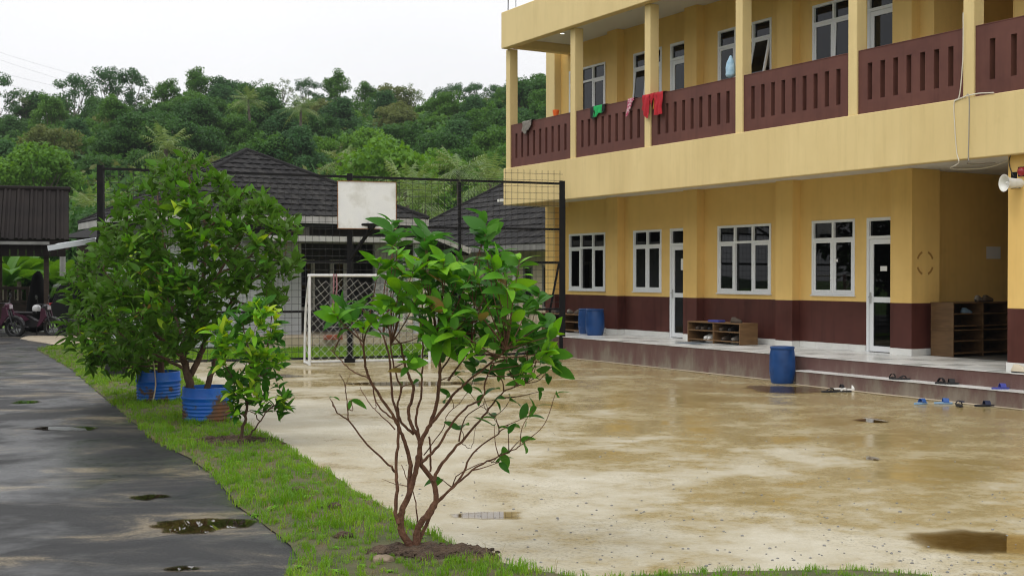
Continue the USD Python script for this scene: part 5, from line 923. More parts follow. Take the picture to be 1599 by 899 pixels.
for i, q in enumerate(TIPS + LOW):
    low = i >= len(TIPS); px = z1(*q) if low else z2(*q)
    p = D(*px, TY + (r.uniform(-.12, .12) if low else r.uniform(-.48, .50)))
    cost = np.linalg.norm((NP_ - p) * [1, 1, .8], axis=1) + 3.0 * np.maximum(0, NP_[:, 2] - p[2] + .05) + .5 * np.maximum(0, NR_ - .016) * 20
    j = int(np.argmin(cost)); a = NP_[j]; mid = (a + p) / 2 + r.normal(0, .016, 3) - [0, 0, .01]; tw.append(tube(catmull([a, mid, p], 5), np.linspace(min(.006, NR_[j]), .0022, 11), 6))
    d = unit(unit(p - a) + np.array([0, 0, .55 if not low else .0])); k = int(r.integers(7, 10)) if not low else int(r.integers(2, 4))
    if low and i - len(TIPS) in (14, 15, 16, 18, 19, 20, 21, 22): k = 1 + (i % 2)
    specs += tip_leaves(r, p, d, k, (.142 if i % 3 else .172) if not low else .135, .85, .15 if not low else -.25, .035)
for m in tw: obj('twig', m, 'bark_red', yt, 40)
leaf_parts(yt, specs, ['leaf_mid', 'leaf_bright', 'leaf_dark', 'leaf_old'], [.50, .24, .235, .025], .46, 300, r)

# ------------------------------------------------------------------ drums and the trees they hold
def drum(c, label, stick=None):
    o = thing('oil_drum', label, 'drum', c, 'cut blue oil drums used as planters'); R = .315; pr = [(R - .012, .0), (R, .0)]; H = .47
    for z in np.linspace(.02, .30, 40): pr.append((R + .008 * math.sin((z - .02) * 2 * math.pi / .047) , z))
    pr += [(R, .315), (R + .014, .328), (R + .016, .338), (R + .014, .348), (R, .36), (R, H), (R - .012, H + .003), (R - .012, .30)]
    v, f = lathe(pr, c, 56); v = np.array(v); a = np.arctan2(v[:, 1] - c[1], v[:, 0] - c[0]); v[:, :2] = c[:2] + (v[:, :2] - c[:2]) * (1 + .03 * (fbm(np.c_[np.cos(a) * 2, np.sin(a) * 2, v[:, 2] * 3], 3, 4) - .5))[:, None]
    obj('shell', (v, f), 'drum_paint', o, smooth=50)
    g = np.linspace(0, 2 * np.pi, 40, endpoint=False); sv = [c + [0, 0, .43]]; sf = []
    for k in range(1, 9):
        for t in g: x, y = (R - .013) * k / 8 * math.cos(t), (R - .013) * k / 8 * math.sin(t); sv.append(c + [x, y, .40 + .03 * (1 - (k / 8) ** 2) + .04 * (fbm(np.array([x * 14, y * 14, c[0]]), 3) - .5)])
    for j in range(40): sf.append([0, 1 + j, 1 + (j + 1) % 40])
    for k in range(7):
        for j in range(40): a0, a1 = 1 + k * 40 + j, 1 + k * 40 + (j + 1) % 40; sf += [[a0, a0 + 40, a1 + 40], [a0, a1 + 40, a1]]
    obj('soil', (np.array(sv), np.array(sf)), 'soil', o); return o
drum(DRUM1, 'nearer rusty blue half drum holding the large leafy shrub'); drum(DRUM2, 'farther rusty blue half drum behind the nearer one, a pale stick leaning on it')
solo('stick', tube(catmull([G(237, 634), D(243, 600, DRUM2[1] - .36), D(239, 560, DRUM2[1] - .32), D(237, 545, DRUM2[1] - .25)], 5), np.linspace(.012, .008, 16), 7), 'stick', 'thin pale stick leaning on the farther blue drum', 'stick')

def bush(o, r, limbs, poly, Y, depth, ntip, L, wd, nl, mats, probs, cap, bark, young=None, restmat='leaf_mixed'):
    """Limbs are polylines with radii; twigs run from them to tips spread through the crown that the outline bounds."""
    nodes = []
    for i, (p, ra, rb) in enumerate(limbs):
        p = catmull(np.array(p), 5); w = np.linspace(ra, rb, len(p)); p[1:] += r.normal(0, .006, p[1:].shape); obj('trunk' if i == 0 else 'branch', tube(p, w, 9 if i < 3 else 7), bark, o, 40); nodes += list(zip(p, w))
    NPn, NRn = np.array([q for q, _ in nodes]), np.array([w for _, w in nodes]); P = Polygon(poly); x0, y0, x1, y1 = P.bounds; tips = []; k = 0
    while len(tips) < ntip and k < ntip * 60:
        k += 1; q = (r.uniform(x0, x1), r.uniform(y0, y1))
        if not P.contains(Point(q)): continue
        e = P.exterior.distance(Point(q)); t = min(1, e / (.22 * (y1 - y0))); th = depth * math.sqrt(1 - (1 - t) ** 2); s = r.choice([-1, 1], p=[.62, .38]) * (r.uniform(0, 1) ** .45); tips.append(D(*q, Y + s * th))
    specs, tw = [], []
    order = np.argsort([np.min(np.linalg.norm(NPn - p, axis=1)) for p in tips])
    for i in order:
        p = tips[i]; cost = np.linalg.norm(NPn - p, axis=1) + 2.0 * np.maximum(0, NPn[:, 2] - p[2] + .03); j = int(np.argmin(cost)); a = NPn[j]; n = 9; mid = (a + p) / 2 + r.normal(0, .05, 3) * min(1, np.linalg.norm(p - a)); c = catmull([a, mid, p], 4); w = np.linspace(min(NRn[j] * .8, .013), .003, len(c)); tw.append(tube(c, w, 5))
        NPn = np.vstack([NPn, c[3:]]); NRn = np.r_[NRn, w[3:]]
        specs += tip_leaves(r, p, unit(p - a) + np.array([0, 0, .85]), int(r.integers(nl[0], nl[1])), L, .8, .40, .04)
        if np.linalg.norm(p - a) > .2: specs += tip_leaves(r, mid, unit(p - a), 3, L * .9, 1.0, .0, .03)
    obj('twigs', cat_(tw), bark, o, 40, kind='stuff'); leaf_parts(o, specs, mats, probs, wd, cap, r, young=young, restmat=restmat); return len(specs)

r = np.random.default_rng(23); Y1 = DRUM1[1]; z3 = lambda x, y: (200 + x / 4.086, 400 + y / 4.086)
def limb(pts, d0, d1, Y): n = len(pts); return [D(*q, Y + d0 + (d1 - d0) * i / (n - 1)) for i, q in enumerate(pts)]
big = thing('large_shrub', 'large dense leafy shrub rising from the nearer blue drum', 'shrub', DRUM1)
LB = [(limb([z3(405, 870), z3(385, 780), z3(370, 715), z3(350, 640), z3(360, 540), z3(425, 390), z3(470, 265), (318, 420), (322, 360), (300, 300), (292, 250)], 0, .1, Y1), .058, .012),
      (limb([z3(395, 760), z3(450, 655), z3(482, 570), z3(500, 480), z3(485, 380), z3(470, 300), (340, 430), (372, 380), (392, 330)], .05, .3, Y1), .042, .010), (limb([z3(500, 850), z3(545, 700), z3(560, 620), (345, 520), (362, 470), (405, 430), (445, 400)], -.05, -.3, Y1), .040, .009),
      (limb([z3(360, 655), z3(320, 615), z3(200, 515), z3(125, 430), z3(60, 355), (190, 455), (160, 420)], -.02, -.5, Y1), .032, .008), (limb([z3(345, 712), z3(250, 662), z3(150, 610), (205, 535), (165, 500)], -.1, -.6, Y1), .022, .007), (limb([z3(430, 262), z3(350, 222), z3(250, 142), z3(150, 50), (215, 380), (190, 330)], .1, -.3, Y1), .028, .008),
      (limb([z3(470, 265), (300, 440), (262, 400), (250, 340), (245, 290)], .05, .5, Y1), .022, .008), (limb([(322, 362), (352, 330), (380, 300)], .1, -.4, Y1), .016, .007), (limb([(340, 430), (390, 400), (430, 355)], .3, .7, Y1), .016, .007), (limb([z3(360, 540), (275, 500), (255, 450), (230, 420)], .05, .8, Y1), .02, .008), (limb([(362, 470), (410, 480), (452, 470)], -.2, -.1, Y1), .012, .005)]
OUT1 = [(262, 240), (290, 232), (318, 242), (345, 270), (372, 300), (408, 298), (436, 326), (462, 342), (466, 362), (456, 385), (472, 402), (458, 425), (440, 440), (446, 462), (430, 482), (400, 470), (360, 490), (330, 520), (300, 545), (262, 565), (215, 560), (160, 560), (128, 535), (118, 495), (135, 460), (130, 430), (150, 405), (140, 375), (150, 345), (180, 330), (178, 300), (205, 290), (232, 300), (240, 262)]
yg = lambda p: np.clip((p[2] - 2.3) * .26, 0.05, .45)
nb = bush(big, r, LB, OUT1, Y1, 1.15, 640, .162, .42, (5, 9), ['leaf_deep', 'leaf_dark', 'leaf_mid', 'leaf_old'], [.42, .36, .20, .02], 300, 'bark_brown', yg, 'leaf_mixed_dark')
r = np.random.default_rng(31); sec = thing('leafy_shrub', 'dark leafy shrub growing from the farther blue drum, left of the large one', 'shrub', DRUM2); Y2 = DRUM2[1]
LS = [(limb([(252, 585), (250, 560), (240, 535), (225, 480), (205, 430)], 0, 0, Y2), .055, .012), (limb([(246, 565), (200, 555), (150, 545), (120, 520)], -.1, -.5, Y2), .022, .007), (limb([(240, 535), (180, 500), (140, 460), (122, 430)], 0, -.3, Y2), .024, .007), (limb([(228, 490), (250, 440), (270, 400)], 0, .4, Y2), .02, .008), (limb([(250, 570), (215, 572), (190, 575)], 0, -.6, Y2), .015, .006)]
OUT2 = [(135, 385), (175, 370), (230, 380), (285, 420), (290, 520), (262, 565), (232, 575), (215, 588), (200, 575), (172, 580), (150, 588), (135, 565), (112, 560), (100, 525), (96, 490), (104, 455), (100, 430), (120, 415), (118, 395)]
bush(sec, r, LS, OUT2, Y2, .9, 260, .21, .36, (6, 9), ['leaf_mid', 'leaf_bright', 'leaf_dark'], [.38, .22, .40], 300, 'bark_brown', lambda p: .08, 'leaf_mixed_dark')
r = np.random.default_rng(41); sh = thing('small_shrub', 'small bright green shrub in bare earth before the nearer drum', 'shrub', SHRUB); Y3 = SHRUB[1]
LH = [(limb([(374, 694), (381, 660), (386, 630), (392, 590), (388, 550), (380, 510)], 0, 0, Y3), .020, .006), (limb([(377, 695), (392, 676), (405, 660), (418, 640), (436, 630)], -.05, -.15, Y3), .012, .005), (limb([(392, 600), (410, 570), (420, 530), (425, 490)], 0, .15, Y3), .012, .005), (limb([(386, 630), (370, 600), (352, 570), (345, 540)], 0, -.2, Y3), .011, .005), (limb([(405, 660), (398, 645), (382, 640)], -.1, -.2, Y3), .007, .004), (limb([(418, 640), (440, 625), (447, 622)], -.12, -.15, Y3), .006, .003)]
OUT3 = [(325, 500), (345, 488), (365, 498), (380, 478), (400, 466), (425, 462), (440, 480), (435, 520), (446, 545), (440, 585), (415, 600), (425, 620), (452, 612), (446, 640), (430, 650), (408, 640), (390, 625), (366, 650), (352, 628), (362, 600), (345, 580), (322, 580), (330, 550), (318, 525)]
bush(sh, r, LH, OUT3, Y3, .42, 120, .155, .44, (5, 8), ['leaf_bright', 'leaf_mid', 'leaf_young', 'leaf_dark'], [.48, .24, .20, .08], 300, 'bark_brown', lambda p: np.clip((p[2] - 1.0) * .6, 0, .45))
# low plants by a black nursery bag on the verge
c = G(182, 590); pb_ = thing('potted_plant', 'small leafy plant in a black nursery bag on the verge behind the drums', 'plant', c); v, f = lathe([(.001, 0), (.17, .0), (.20, .12), (.19, .26), (.17, .27), (.15, .22), (.001, .2)], c, 26); v = np.array(v); v[:, :2] += (fbm(v * 8, 3, 2)[:, None] - .5) * .08; obj('bag', (v, f), 'black_bag', pb_, smooth=50)
sp3 = []; r = np.random.default_rng(51)
for k in range(9):
    t = c + np.array([r.uniform(-.25, .25), r.uniform(-.2, .2), r.uniform(.35, .85)]); obj('stem', tube(catmull([c + [0, 0, .2], (c + t) / 2 + [0, 0, .1], t], 4), np.linspace(.008, .003, 9), 5), 'bark_brown', pb_); sp3 += tip_leaves(r, t, t - c, 6, .16, .9, .1)
leaf_parts(pb_, sp3, ['leaf_mid', 'leaf_dark', 'leaf_bright'], [.5, .3, .2], .38, 60, r)

# ------------------------------------------------------------------ grass
def tuft(seed, n, h, w, spread):
    r = np.random.default_rng(seed); vs, fs = [], []
    for k in range(n):
        a, rad = r.uniform(0, 6.28), spread * math.sqrt(r.uniform()); b = np.array([rad * math.cos(a), rad * math.sin(a), -.01]); la = r.uniform(0, 6.28); ln = r.uniform(.15, .9); d = np.array([math.cos(la), math.sin(la), 0]); s = np.array([-d[1], d[0], 0]) * w * r.uniform(.7, 1.2); H = h * r.uniform(.45, 1.15); o = len(vs)
        vs += [b - s, b + s, b + d * ln * H * .35 + [0, 0, H * .6] + s * .7, b + d * ln * H * .35 + [0, 0, H * .6] - s * .7, b + d * ln * H + [0, 0, H * (1 - .35 * ln)]]; fs += [[o, o + 1, o + 2], [o, o + 2, o + 3], [o + 3, o + 2, o + 4]]
    return np.array(vs), np.array(fs)
def weed(seed):
    r = np.random.default_rng(seed); return cat_([place(leaf(r.uniform(.03, .055), .024, .5, .2), np.array([0, 0, .012]), np.array([math.cos(a), math.sin(a), r.uniform(.1, .7)]), np.array([0, 0, 1.0])) for a in np.arange(8) * 2.4])
def instancer(name, protos, P, S, R, I, label, cat):
    path = numbered('/World', name); pi = UsdGeom.PointInstancer.Define(stage, path); rel = pi.CreatePrototypesRel()
    for k, (m, mt) in enumerate(protos):
        q = f'{path}/blade_tuft_{k:03d}' if 'grass' in name else f'{path}/bush_{k:03d}'; v, f = va(m); usdkit.mesh(stage, q, (v, f), MAT[mt]); rel.AddTarget(q)
    pi.CreatePositionsAttr(Vt.Vec3fArray.FromNumpy(np.asarray(P, np.float32))); pi.CreateScalesAttr(Vt.Vec3fArray.FromNumpy(np.repeat(np.asarray(S, np.float32)[:, None], 3, 1))); pi.CreateProtoIndicesAttr(Vt.IntArray.FromNumpy(np.asarray(I, np.int32)))
    pi.CreateOrientationsAttr(Vt.QuathArray([Gf.Quath(math.cos(a / 2), 0, 0, math.sin(a / 2)) for a in R])); tag(path, label, cat, None, 'stuff')
r = np.random.default_rng(61); gpts = []
bare = [(TREE1[0] + .12, TREE1[1] - .06, .40, .22), (SHRUB[0] - .12, SHRUB[1] + .02, .42, .34), (DRUM1[0], DRUM1[1], .33, .33), (DRUM2[0], DRUM2[1], .33, .33)]
x0, y0, x1, y1 = strip.bounds; q = np.c_[r.uniform(x0, x1, 90000), r.uniform(y0, y1, 90000)]; inn = shapely.contains_xy(strip, q[:, 0], q[:, 1]); dens = np.clip(2.2 - .09 * (q[:, 1] - 8), .6, 1.5) * (.6 + .8 * (fbm(np.c_[q * 1.6, q[:, :1] * 0], 4, 8) > .43)) * (q[:, 1] > 5.0)
keep = inn & (r.uniform(0, 1.5, len(q)) < dens)
for a, b, ra, rb in bare: keep &= (((q[:, 0] - a) / ra) ** 2 + ((q[:, 1] - b) / rb) ** 2 > 1) | (r.uniform(size=len(q)) < .06 if ra > .4 else False)
q = q[keep]; zz = edge_rise(q); tall = fbm(np.c_[q * 1.1, q[:, :1] * 0], 3, 3)
sc2 = np.clip(.40 + .9 * tall, .35, 1.15) * r.uniform(.7, 1.2, len(q)) * np.where(q[:, 0] > .15, .62, 1.0) * np.where(np.hypot(q[:, 0] - DRUM1[0], q[:, 1] - DRUM1[1]) < .6, 1.5, 1.0)
print('grass tufts', len(q), 'big shrub leaves', nb)
instancer('grass', [(tuft(1, 16, .085, .0032, .05), 'grass_blade'), (tuft(2, 14, .105, .0034, .05), 'grass_blade'), (tuft(3, 14, .075, .0036, .06), 'grass_light'), (tuft(4, 9, .06, .003, .06), 'grass_dry'), (weed(5), 'leaf_bright'), (tuft(9, 4, .20, .0022, .03), 'grass_dry')], np.c_[q, zz + .004], sc2, r.uniform(0, 6.28, len(q)), r.choice(6, len(q), p=[.39, .20, .26, .12, .022, .008]), 'bright green grass of the verge between driveway and court', 'grass')
n = 5200; q = np.c_[r.uniform(-12, 3, n), r.uniform(26.6, 36, n)]; cpoly = court.buffer(.05)
inn = ~shapely.contains_xy(cpoly, q[:, 0], q[:, 1]) & ~shapely.contains_xy(road, q[:, 0], q[:, 1]) & ~shapely.contains_xy(strip, q[:, 0], q[:, 1]); hu, hw_ = q @ U[:2], q @ W[:2]; inn &= ~((hu < -30.4) & (hw_ > 7.5)) & ~((hu > -27.5) & (hw_ > 15.0)); q = q[inn]
instancer('lawn_grass', [(tuft(5, 26, .13, .008, .16), 'grass_blade'), (tuft(6, 26, .11, .008, .16), 'grass_light')], np.c_[q, np.full(len(q), -.03)], r.uniform(.6, 1.2, len(q)), r.uniform(0, 6.28, len(q)), r.choice(2, len(q), p=[.6, .4]), 'mown green lawn behind the wire fence', 'grass')

# ================================================================== trees: kinds
def leafcloud(r, centres, radii, n, size, flat=.75):
    """n small leaf sprays spread through clumps; each a bent pair of faces."""
    k = r.choice(len(centres), n, p=np.array(radii) ** 2 / np.sum(np.array(radii) ** 2)); d = r.normal(size=(n, 3)); d /= np.linalg.norm(d, axis=1, keepdims=True); rad = np.array(radii)[k] * r.uniform(0, 1, n) ** .40
    p = np.array(centres)[k] + d * rad[:, None] * [1, 1, flat]; nrm = d * .7 + r.normal(size=(n, 3)) * .6 + [0, 0, .55]; nrm /= np.linalg.norm(nrm, axis=1, keepdims=True); t = np.cross(nrm, r.normal(size=(n, 3))); t /= np.linalg.norm(t, axis=1, keepdims=True); b = np.cross(nrm, t)
    s = size * r.uniform(.55, 1.3, n)[:, None]; v = np.stack([p - t * s * .5, p + b * s * .30 - nrm * s * .06, p + t * s * .5, p - b * s * .30 - nrm * s * .06], 1).reshape(-1, 3); i = np.arange(n)[:, None] * 4; return v, np.vstack([i + [0, 1, 2], i + [0, 2, 3]])
def crown_tree(seed, h, rx, crown0, nc, nleaf, size, open_=0.0, shape='round', trunk=.16):
    r = np.random.default_rng(seed); cs, rs = [], []
    for k in range(nc):
        a, e = r.uniform(0, 6.28), r.uniform(-.55, 1.0); q = math.sqrt(max(0, 1 - e * e)) if shape == 'round' else (1 - max(e, 0) * .75) * (.6 + .4 * (e > -.3)); rr = rx * q * r.uniform(.55, 1.0); z = crown0 + (h - crown0) * (.42 + .48 * e) * r.uniform(.9, 1.05); cs.append((rr * math.cos(a), rr * math.sin(a), z)); rs.append(rx * r.uniform(.22, .42) * (1 - .35 * open_))
    cs.append((0, 0, crown0 + (h - crown0) * .5)); rs.append(rx * .5 * (1 - open_))
    tm = [tube(catmull([(0, 0, -1.0), (r.uniform(-.1, .1), r.uniform(-.1, .1), crown0 * .6), (0, 0, crown0), (r.uniform(-.2, .2), r.uniform(-.2, .2), h * .8)], 4), np.linspace(trunk, trunk * .3, 13), 7)]
    for k in range(min(nc, 14)):
        z0 = crown0 * r.uniform(.6, 1.1); c = np.array(cs[k]); tm.append(tube(catmull([(0, 0, z0), c * [.5, .5, 0] + [0, 0, (z0 + c[2]) / 2 - .1 * rx], c], 3), np.linspace(trunk * .45, trunk * .12, 7), 5))
    return cat_(tm), leafcloud(r, cs, rs, nleaf, size)
def palm(seed, h, nf, L):
    r = np.random.default_rng(seed); bend = r.uniform(-.6, .6, 2); tr = catmull([(0, 0, -.5), (bend[0] * .3, bend[1] * .3, h * .5), (bend[0], bend[1], h)], 6); top = tr[-1]; vs, fs = [], []
    for k in range(nf):
        a = k * 2.4 + r.uniform(-.2, .2); el = r.uniform(-.35, 1.25); d = np.array([math.cos(a) * math.cos(el), math.sin(a) * math.cos(el), math.sin(el)]); side = unit(np.cross(d, [0, 0, 1.0])); l = L * r.uniform(.8, 1.1); n = 16
        pts = [top + d * l * t + np.array([0, 0, -l * .42 * t ** 2.1 * (1.2 - .3 * el)]) for t in np.linspace(0, 1, n + 1)]
        for i in range(1, n):
            w = .27 * L * math.sin(min(1, (i / n) * 1.15 + .12) * math.pi) ** .6 * (1 - .3 * i / n)
            for s in (-1, 1):
                fwd = unit(pts[min(i + 1, n)] - pts[i - 1]); e = pts[i] + side * s * w * .8 + fwd * w * .45 + np.array([0, 0, -w * r.uniform(.25, .7)]); o = len(vs); vs += [pts[i] - fwd * .035 * L / 3, pts[i] + fwd * .05 * L / 3, e]; fs.append([o, o + 1, o + 2])
        for i in range(n): o = len(vs); vs += [pts[i] + side * .03, pts[i] - side * .03, pts[i + 1]]; fs.append([o, o + 1, o + 2])
    return tube(tr, np.linspace(.20, .12, len(tr)), 8), (np.array(vs), np.array(fs))
def banana(seed, h):
    r = np.random.default_rng(seed); vs, fs = [], []
    for k in range(9):
        a, el = k * 2.4, r.uniform(.5, 1.3); d = np.array([math.cos(a) * math.cos(el), math.sin(a) * math.cos(el), math.sin(el)]); side = unit(np.cross(d, [0, 0, 1.])); l = h * r.uniform(.6, .8); n = 8
        for i in range(n + 1): t = i / n; p = np.array([0, 0, h * .4]) + d * l * t + np.array([0, 0, -l * .5 * t ** 2.2]); w = .14 * h * math.sin(math.pi * min(1, .08 + t * .9)) ** .6; vs += [p - side * w + [0, 0, .04 * h], p, p + side * w + [0, 0, .04 * h]]
        o = len(vs) - 3 * (n + 1)
        for i in range(n): q = o + 3 * i; fs += [[q, q + 1, q + 4], [q, q + 4, q + 3], [q + 1, q + 2, q + 5], [q + 1, q + 5, q + 4]]
    return tube([(0, 0, -.3), (0, 0, h * .45)], [.13, .08], 8), (np.array(vs), np.array(fs))
KINDS = {}
def kind(key, name, tm, cm, mt, crown='crown', bark='bark_far'):
    path = f'/World/{key}_kind'; stage.CreateClassPrim(path); p = T(path, (0, 0, 0)); obj('trunk', tm, bark, p, 40); obj(crown, cm, mt, p); KINDS[key] = (path, name)
specs_ = [('broad_dark', 11, 9.5, 3.9, 3.6, 26, 3000, .62, .1, 'round', 'foliage_dark'), ('broad_mid', 12, 8.5, 3.5, 3.0, 24, 2800, .58, .1, 'round', 'foliage_mid'), ('round_bright', 13, 7.2, 3.0, 2.4, 22, 2600, .52, .1, 'round', 'foliage_bright'), ('olive', 14, 8.2, 3.2, 3.0, 20, 2200, .55, .25, 'round', 'foliage_olive'),
          ('blue_green', 15, 9.0, 3.3, 3.0, 24, 2800, .55, .1, 'tall', 'foliage_blue'), ('tall_open', 16, 12.5, 3.6, 5.6, 20, 1500, .50, .55, 'round', 'foliage_blue'), ('thin_pale', 17, 11.0, 2.6, 5.8, 14, 520, .40, .7, 'round', 'foliage_pale'), ('mid_tall', 18, 10.5, 2.9, 3.0, 24, 2600, .50, .2, 'tall', 'foliage_mid'), ('low_bright', 19, 4.8, 2.8, 1.2, 18, 2000, .48, .0, 'round', 'foliage_bright'), ('low_dark', 20, 5.0, 3.0, 1.2, 18, 2000, .50, .0, 'round', 'foliage_dark')]
for key, sd, h, rx, c0, nc, nl, sz, op, shp, mt in specs_: kind(key, 'tree', *crown_tree(sd, h, rx, c0, int(nc * 1.5), int(nl * 2.1), sz * .66, op, shp), mt)
kind('palm_a', 'palm', *palm(5, 8.5, 20, 3.3), 'palm_leaf', 'fronds'); kind('palm_b', 'palm', *palm(6, 6.5, 18, 3.0), 'palm_leaf', 'fronds'); kind('banana', 'banana', *banana(7, 3.6), 'foliage_bright', 'leaves')
def plant(key, x, y, z, s, rot, name, label, cat, group=None):
    path = numbered('/World', name); x_ = UsdGeom.Xform.Define(stage, path); x_.AddTranslateOp().Set((float(x), float(y), float(z))); x_.AddRotateZOp().Set(float(rot)); x_.AddScaleOp().Set((float(s), float(s), float(s)))
    p = x_.GetPrim(); p.GetReferences().AddInternalReference(KINDS[key][0]); p.SetInstanceable(True); tag(path, label, cat, group)
HZ = lambda x, y: float(hill_z(x, y))
def at_sky(key, px, top, y, label, name='tree', cat='tree', dz=0.0):
    """A tree whose top shows at (px, top) in the photograph, standing on the hill at distance y."""
    x = (px - 799.5) / FPX * y; z = HZ(x, y); zt = D(px, top, y)[2]; hgt = {'broad_dark': 9.5, 'broad_mid': 8.5, 'round_bright': 7.2, 'olive': 8.2, 'blue_green': 9, 'tall_open': 12.5, 'thin_pale': 11, 'mid_tall': 10.5, 'low_bright': 4.8, 'low_dark': 5, 'palm_a': 9.6, 'palm_b': 7.6, 'banana': 3.8}[key]
    s = (zt - z) / hgt; s = min(max(s, .45), 1.9); plant(key, x, y, zt - hgt * s, s, (px * 37) % 360, name, label, cat)
r = np.random.default_rng(71)
SKY = [('tall_open', -6, 108, 172, 'dark open tree at the far left edge of the skyline'), ('thin_pale', 40, 134, 175, 'small thin tree on the skyline right of the far left one'), ('tall_open', 118, 112, 168, 'left half of the tall dark open crowned pair on the skyline'), ('tall_open', 172, 102, 170, 'tallest dark open crowned tree at the left of the skyline'), ('tall_open', 203, 104, 171, 'right half of the tall dark open crowned pair on the skyline'), ('thin_pale', 240, 132, 172, 'slim feathery tree alone on the skyline gap'), ('mid_tall', 312, 100, 176, 'round crowned dark tree standing above the skyline over the pyramid roof'), ('blue_green', 352, 120, 178, 'smaller dark tree right of the round crowned skyline tree'), ('tall_open', 374, 124, 180, 'dark tree with gaps on the skyline before the pale pair'),
       ('thin_pale', 408, 119, 182, 'left one of the two thin pale trees on the skyline'), ('thin_pale', 442, 119, 182, 'right one of the two thin pale trees on the skyline'), ('tall_open', 482, 120, 180, 'ragged tree on the skyline right of the pale pair'), ('mid_tall', 522, 106, 184, 'large rounded tree on the skyline over the basketball board'), ('mid_tall', 576, 124, 186, 'bushy dome shaped tree on the skyline right of the board'), ('olive', 614, 130, 188, 'dull green tree on the skyline with a thin neighbour'), ('thin_pale', 642, 126, 189, 'tiny thin tree top poking above the skyline'), ('tall_open', 690, 134, 188, 'flat topped dark tree on the skyline left of the school'), ('tall_open', 716, 128, 186, 'open dark tree on the skyline, second from the school'), ('tall_open', 742, 127, 187, 'tall open tree on the skyline close to the school'), ('tall_open', 770, 130, 185, 'open tree on the skyline touching the school wall'), ('mid_tall', 822, 158, 180, 'tree seen through the balcony end of the school'), ('broad_dark', 72, 140, 176, 'low dark tree on the skyline left of the tall pair')]
for k, px, tp, y, lb in SKY: at_sky(k, px, tp, y, lb)
for k, px, tp, y, lb in [('palm_a', 394, 142, 128, 'coconut palm high on the hill above the pyramid roof'), ('palm_a', 468, 150, 120, 'second coconut palm high on the hill, right of the first'), ('palm_b', 640, 262, 58, 'tall drooping palm behind the gap between the houses'), ('palm_b', 668, 284, 52, 'lower pale palm beside the drooping one'), ('palm_a', 722, 236, 66, 'large palm with brownish fronds left of the school slab'), ('palm_a', 524, 232, 88, 'palm just above the basketball board'), ('palm_b', 760, 255, 72, 'palm partly behind the end of the school slab'), ('palm_b', 262, 206, 92, 'palm on the hill foot left of the pyramid roof'), ('palm_b', 140, 300, 66, 'low palm behind the left fence post')]:
    at_sky(k, px, tp, y, lb, 'palm_tree', 'palm')
at_sky('round_bright', 612, 216, 84, 'bright green round tree on the lower hill right of the board'); at_sky('round_bright', 690, 232, 92, 'bright green bushy tree right of the lower hill palms'); at_sky('round_bright', 60, 222, 96, 'bright green round tree low on the left of the hill')
LBL = {'broad_dark': 'broad dark green tree within the forest on the hillside', 'broad_mid': 'broad mid green tree within the forest on the hillside', 'round_bright': 'round bright green tree within the forest on the hillside', 'olive': 'dull olive tree within the forest on the hillside', 'blue_green': 'tall bluish green tree within the forest on the hillside', 'mid_tall': 'tall slender green tree within the forest on the hillside', 'low_bright': 'low bright green tree within the forest on the hillside', 'low_dark': 'low dark green tree within the forest on the hillside'}
keys = list(LBL); pr = np.array([.26, .24, .08, .09, .14, .09, .04, .06]); placed = []
for y in np.arange(70, 178, 5.2):
    for px in np.arange(-120, 900, 5.6 / y * FPX):
        yy = y + r.uniform(-2.2, 2.2); x = (px - 799.5) / FPX * yy + r.uniform(-1.8, 1.8)
        if len(placed) > 292 or (r.uniform() < .12): continue
        placed.append((x, yy))
for x, y in placed:
    k = keys[int(r.choice(8, p=pr))]; px = 799.5 + FPX * x / y; place_ = 'over the carport' if px < 160 else 'over the large shrub' if px < 330 else 'over the pyramid roof' if px < 490 else 'over the basketball board' if px < 650 else 'beside the school wall'
    band = 'low' if y < 98 else 'halfway up' if y < 138 else 'high'; lb = f"{LBL[k].split(' within')[0]} {band} on the forested hill {place_}"; plant(k, x, y, HZ(x, y) - .6, r.uniform(.50, .88) * (.8 if y < 95 else 1), r.uniform(0, 360), 'hillside_tree', lb, 'tree', lb.replace(' tree ', ' trees ', 1))
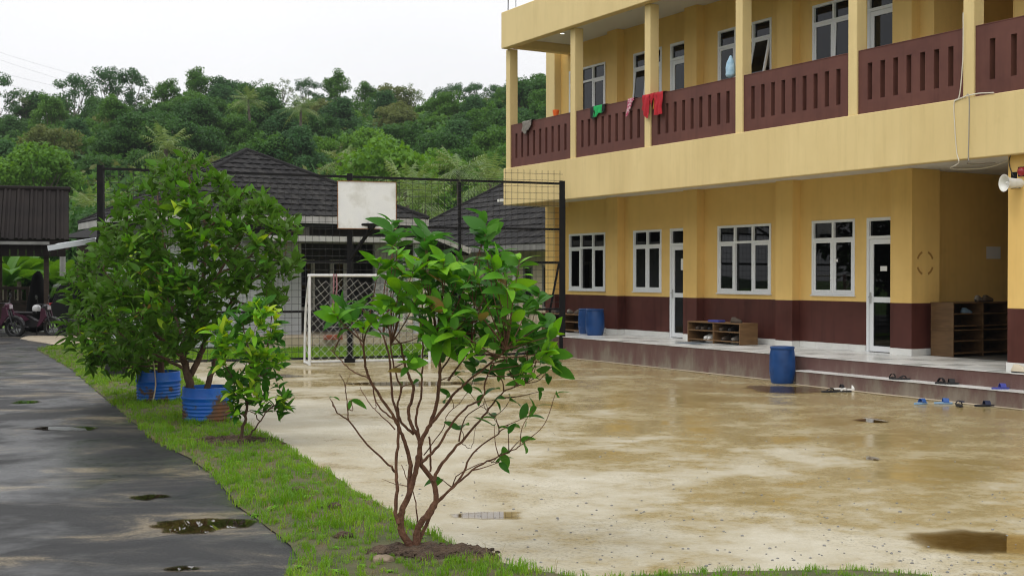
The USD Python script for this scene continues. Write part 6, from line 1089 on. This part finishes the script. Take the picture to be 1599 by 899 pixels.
# undergrowth that closes the forest floor
ub1 = leafcloud(np.random.default_rng(81), [(0, 0, .9), (.9, .3, .7), (-.8, .5, .8), (.1, -.9, .6)], [1.4, 1.0, 1.1, .9], 700, .34)
n = 4200; y = r.uniform(64, 190, n); x = (r.uniform(-220, 980, n) - 799.5) / FPX * y; instancer('undergrowth', [(ub1, 'foliage_dark'), (ub1, 'foliage_mid'), (ub1, 'foliage_olive'), (ub1, 'foliage_bright')], np.c_[x, y, hill_z(x, y) - .2], r.uniform(.9, 2.3, n), r.uniform(0, 6.28, n), r.choice(4, n, p=[.46, .36, .10, .08]), 'dense green undergrowth between the trees on the hill', 'undergrowth')
# behind the carport
for i, (k, px, y, s, lb) in enumerate([('banana', 8, 50, 1.0, 'banana plant seen under the carport roof at the left'), ('banana', 30, 53, 1.1, 'banana plant seen under the carport behind the bench'), ('banana', 64, 55, 1.0, 'banana plant behind the carport post'), ('banana', 96, 52, .9, 'banana plant beside the pale concrete pole')]):
    plant(k, (px - 799.5) / FPX * y, y, 0, s, px * 3, 'banana_plant', lb, 'banana plant')
for i, (px, y, s, k, lb) in enumerate([(20, 60, 1.0, 'low_dark', 'low dark bush behind the carport, left'), (70, 62, 1.0, 'low_bright', 'low bright bush behind the carport post'), (120, 60, 1.1, 'low_dark', 'low dark bush behind the white awning'), (-20, 58, 1.0, 'low_bright', 'low bright bush at the left edge behind the carport'), (170, 62, 1.1, 'low_dark', 'low dark bush behind the large shrub'), (240, 62, 1.1, 'low_bright', 'low bright bush left of the pyramid roofed house'), (300, 60, 1.0, 'low_dark', 'low dark bush touching the pyramid roofed house')]):
    plant(k, (px - 799.5) / FPX * y, y, -.2, s, px * 5, 'bush', lb, 'bush')
# trees across the driveway, outside the picture, that the school's windows mirror
for i in range(13):
    y = 1 + i * 2.6; k = ['broad_dark', 'broad_mid', 'blue_green', 'low_dark'][i % 4]; plant(k, -17 - (i % 3) * 3.5 - max(0, y - 25) * .5, y, -.1, 1.05 + .1 * (i % 3), i * 77, 'driveway_tree', 'tree beyond the left side of the driveway, outside the view', 'tree', 'trees beyond the left side of the driveway')

# ================================================================== damp air over the hill
solo('haze', bx(-230, 140, -55, 345, -1.2, 60), 'air', kind='stuff')
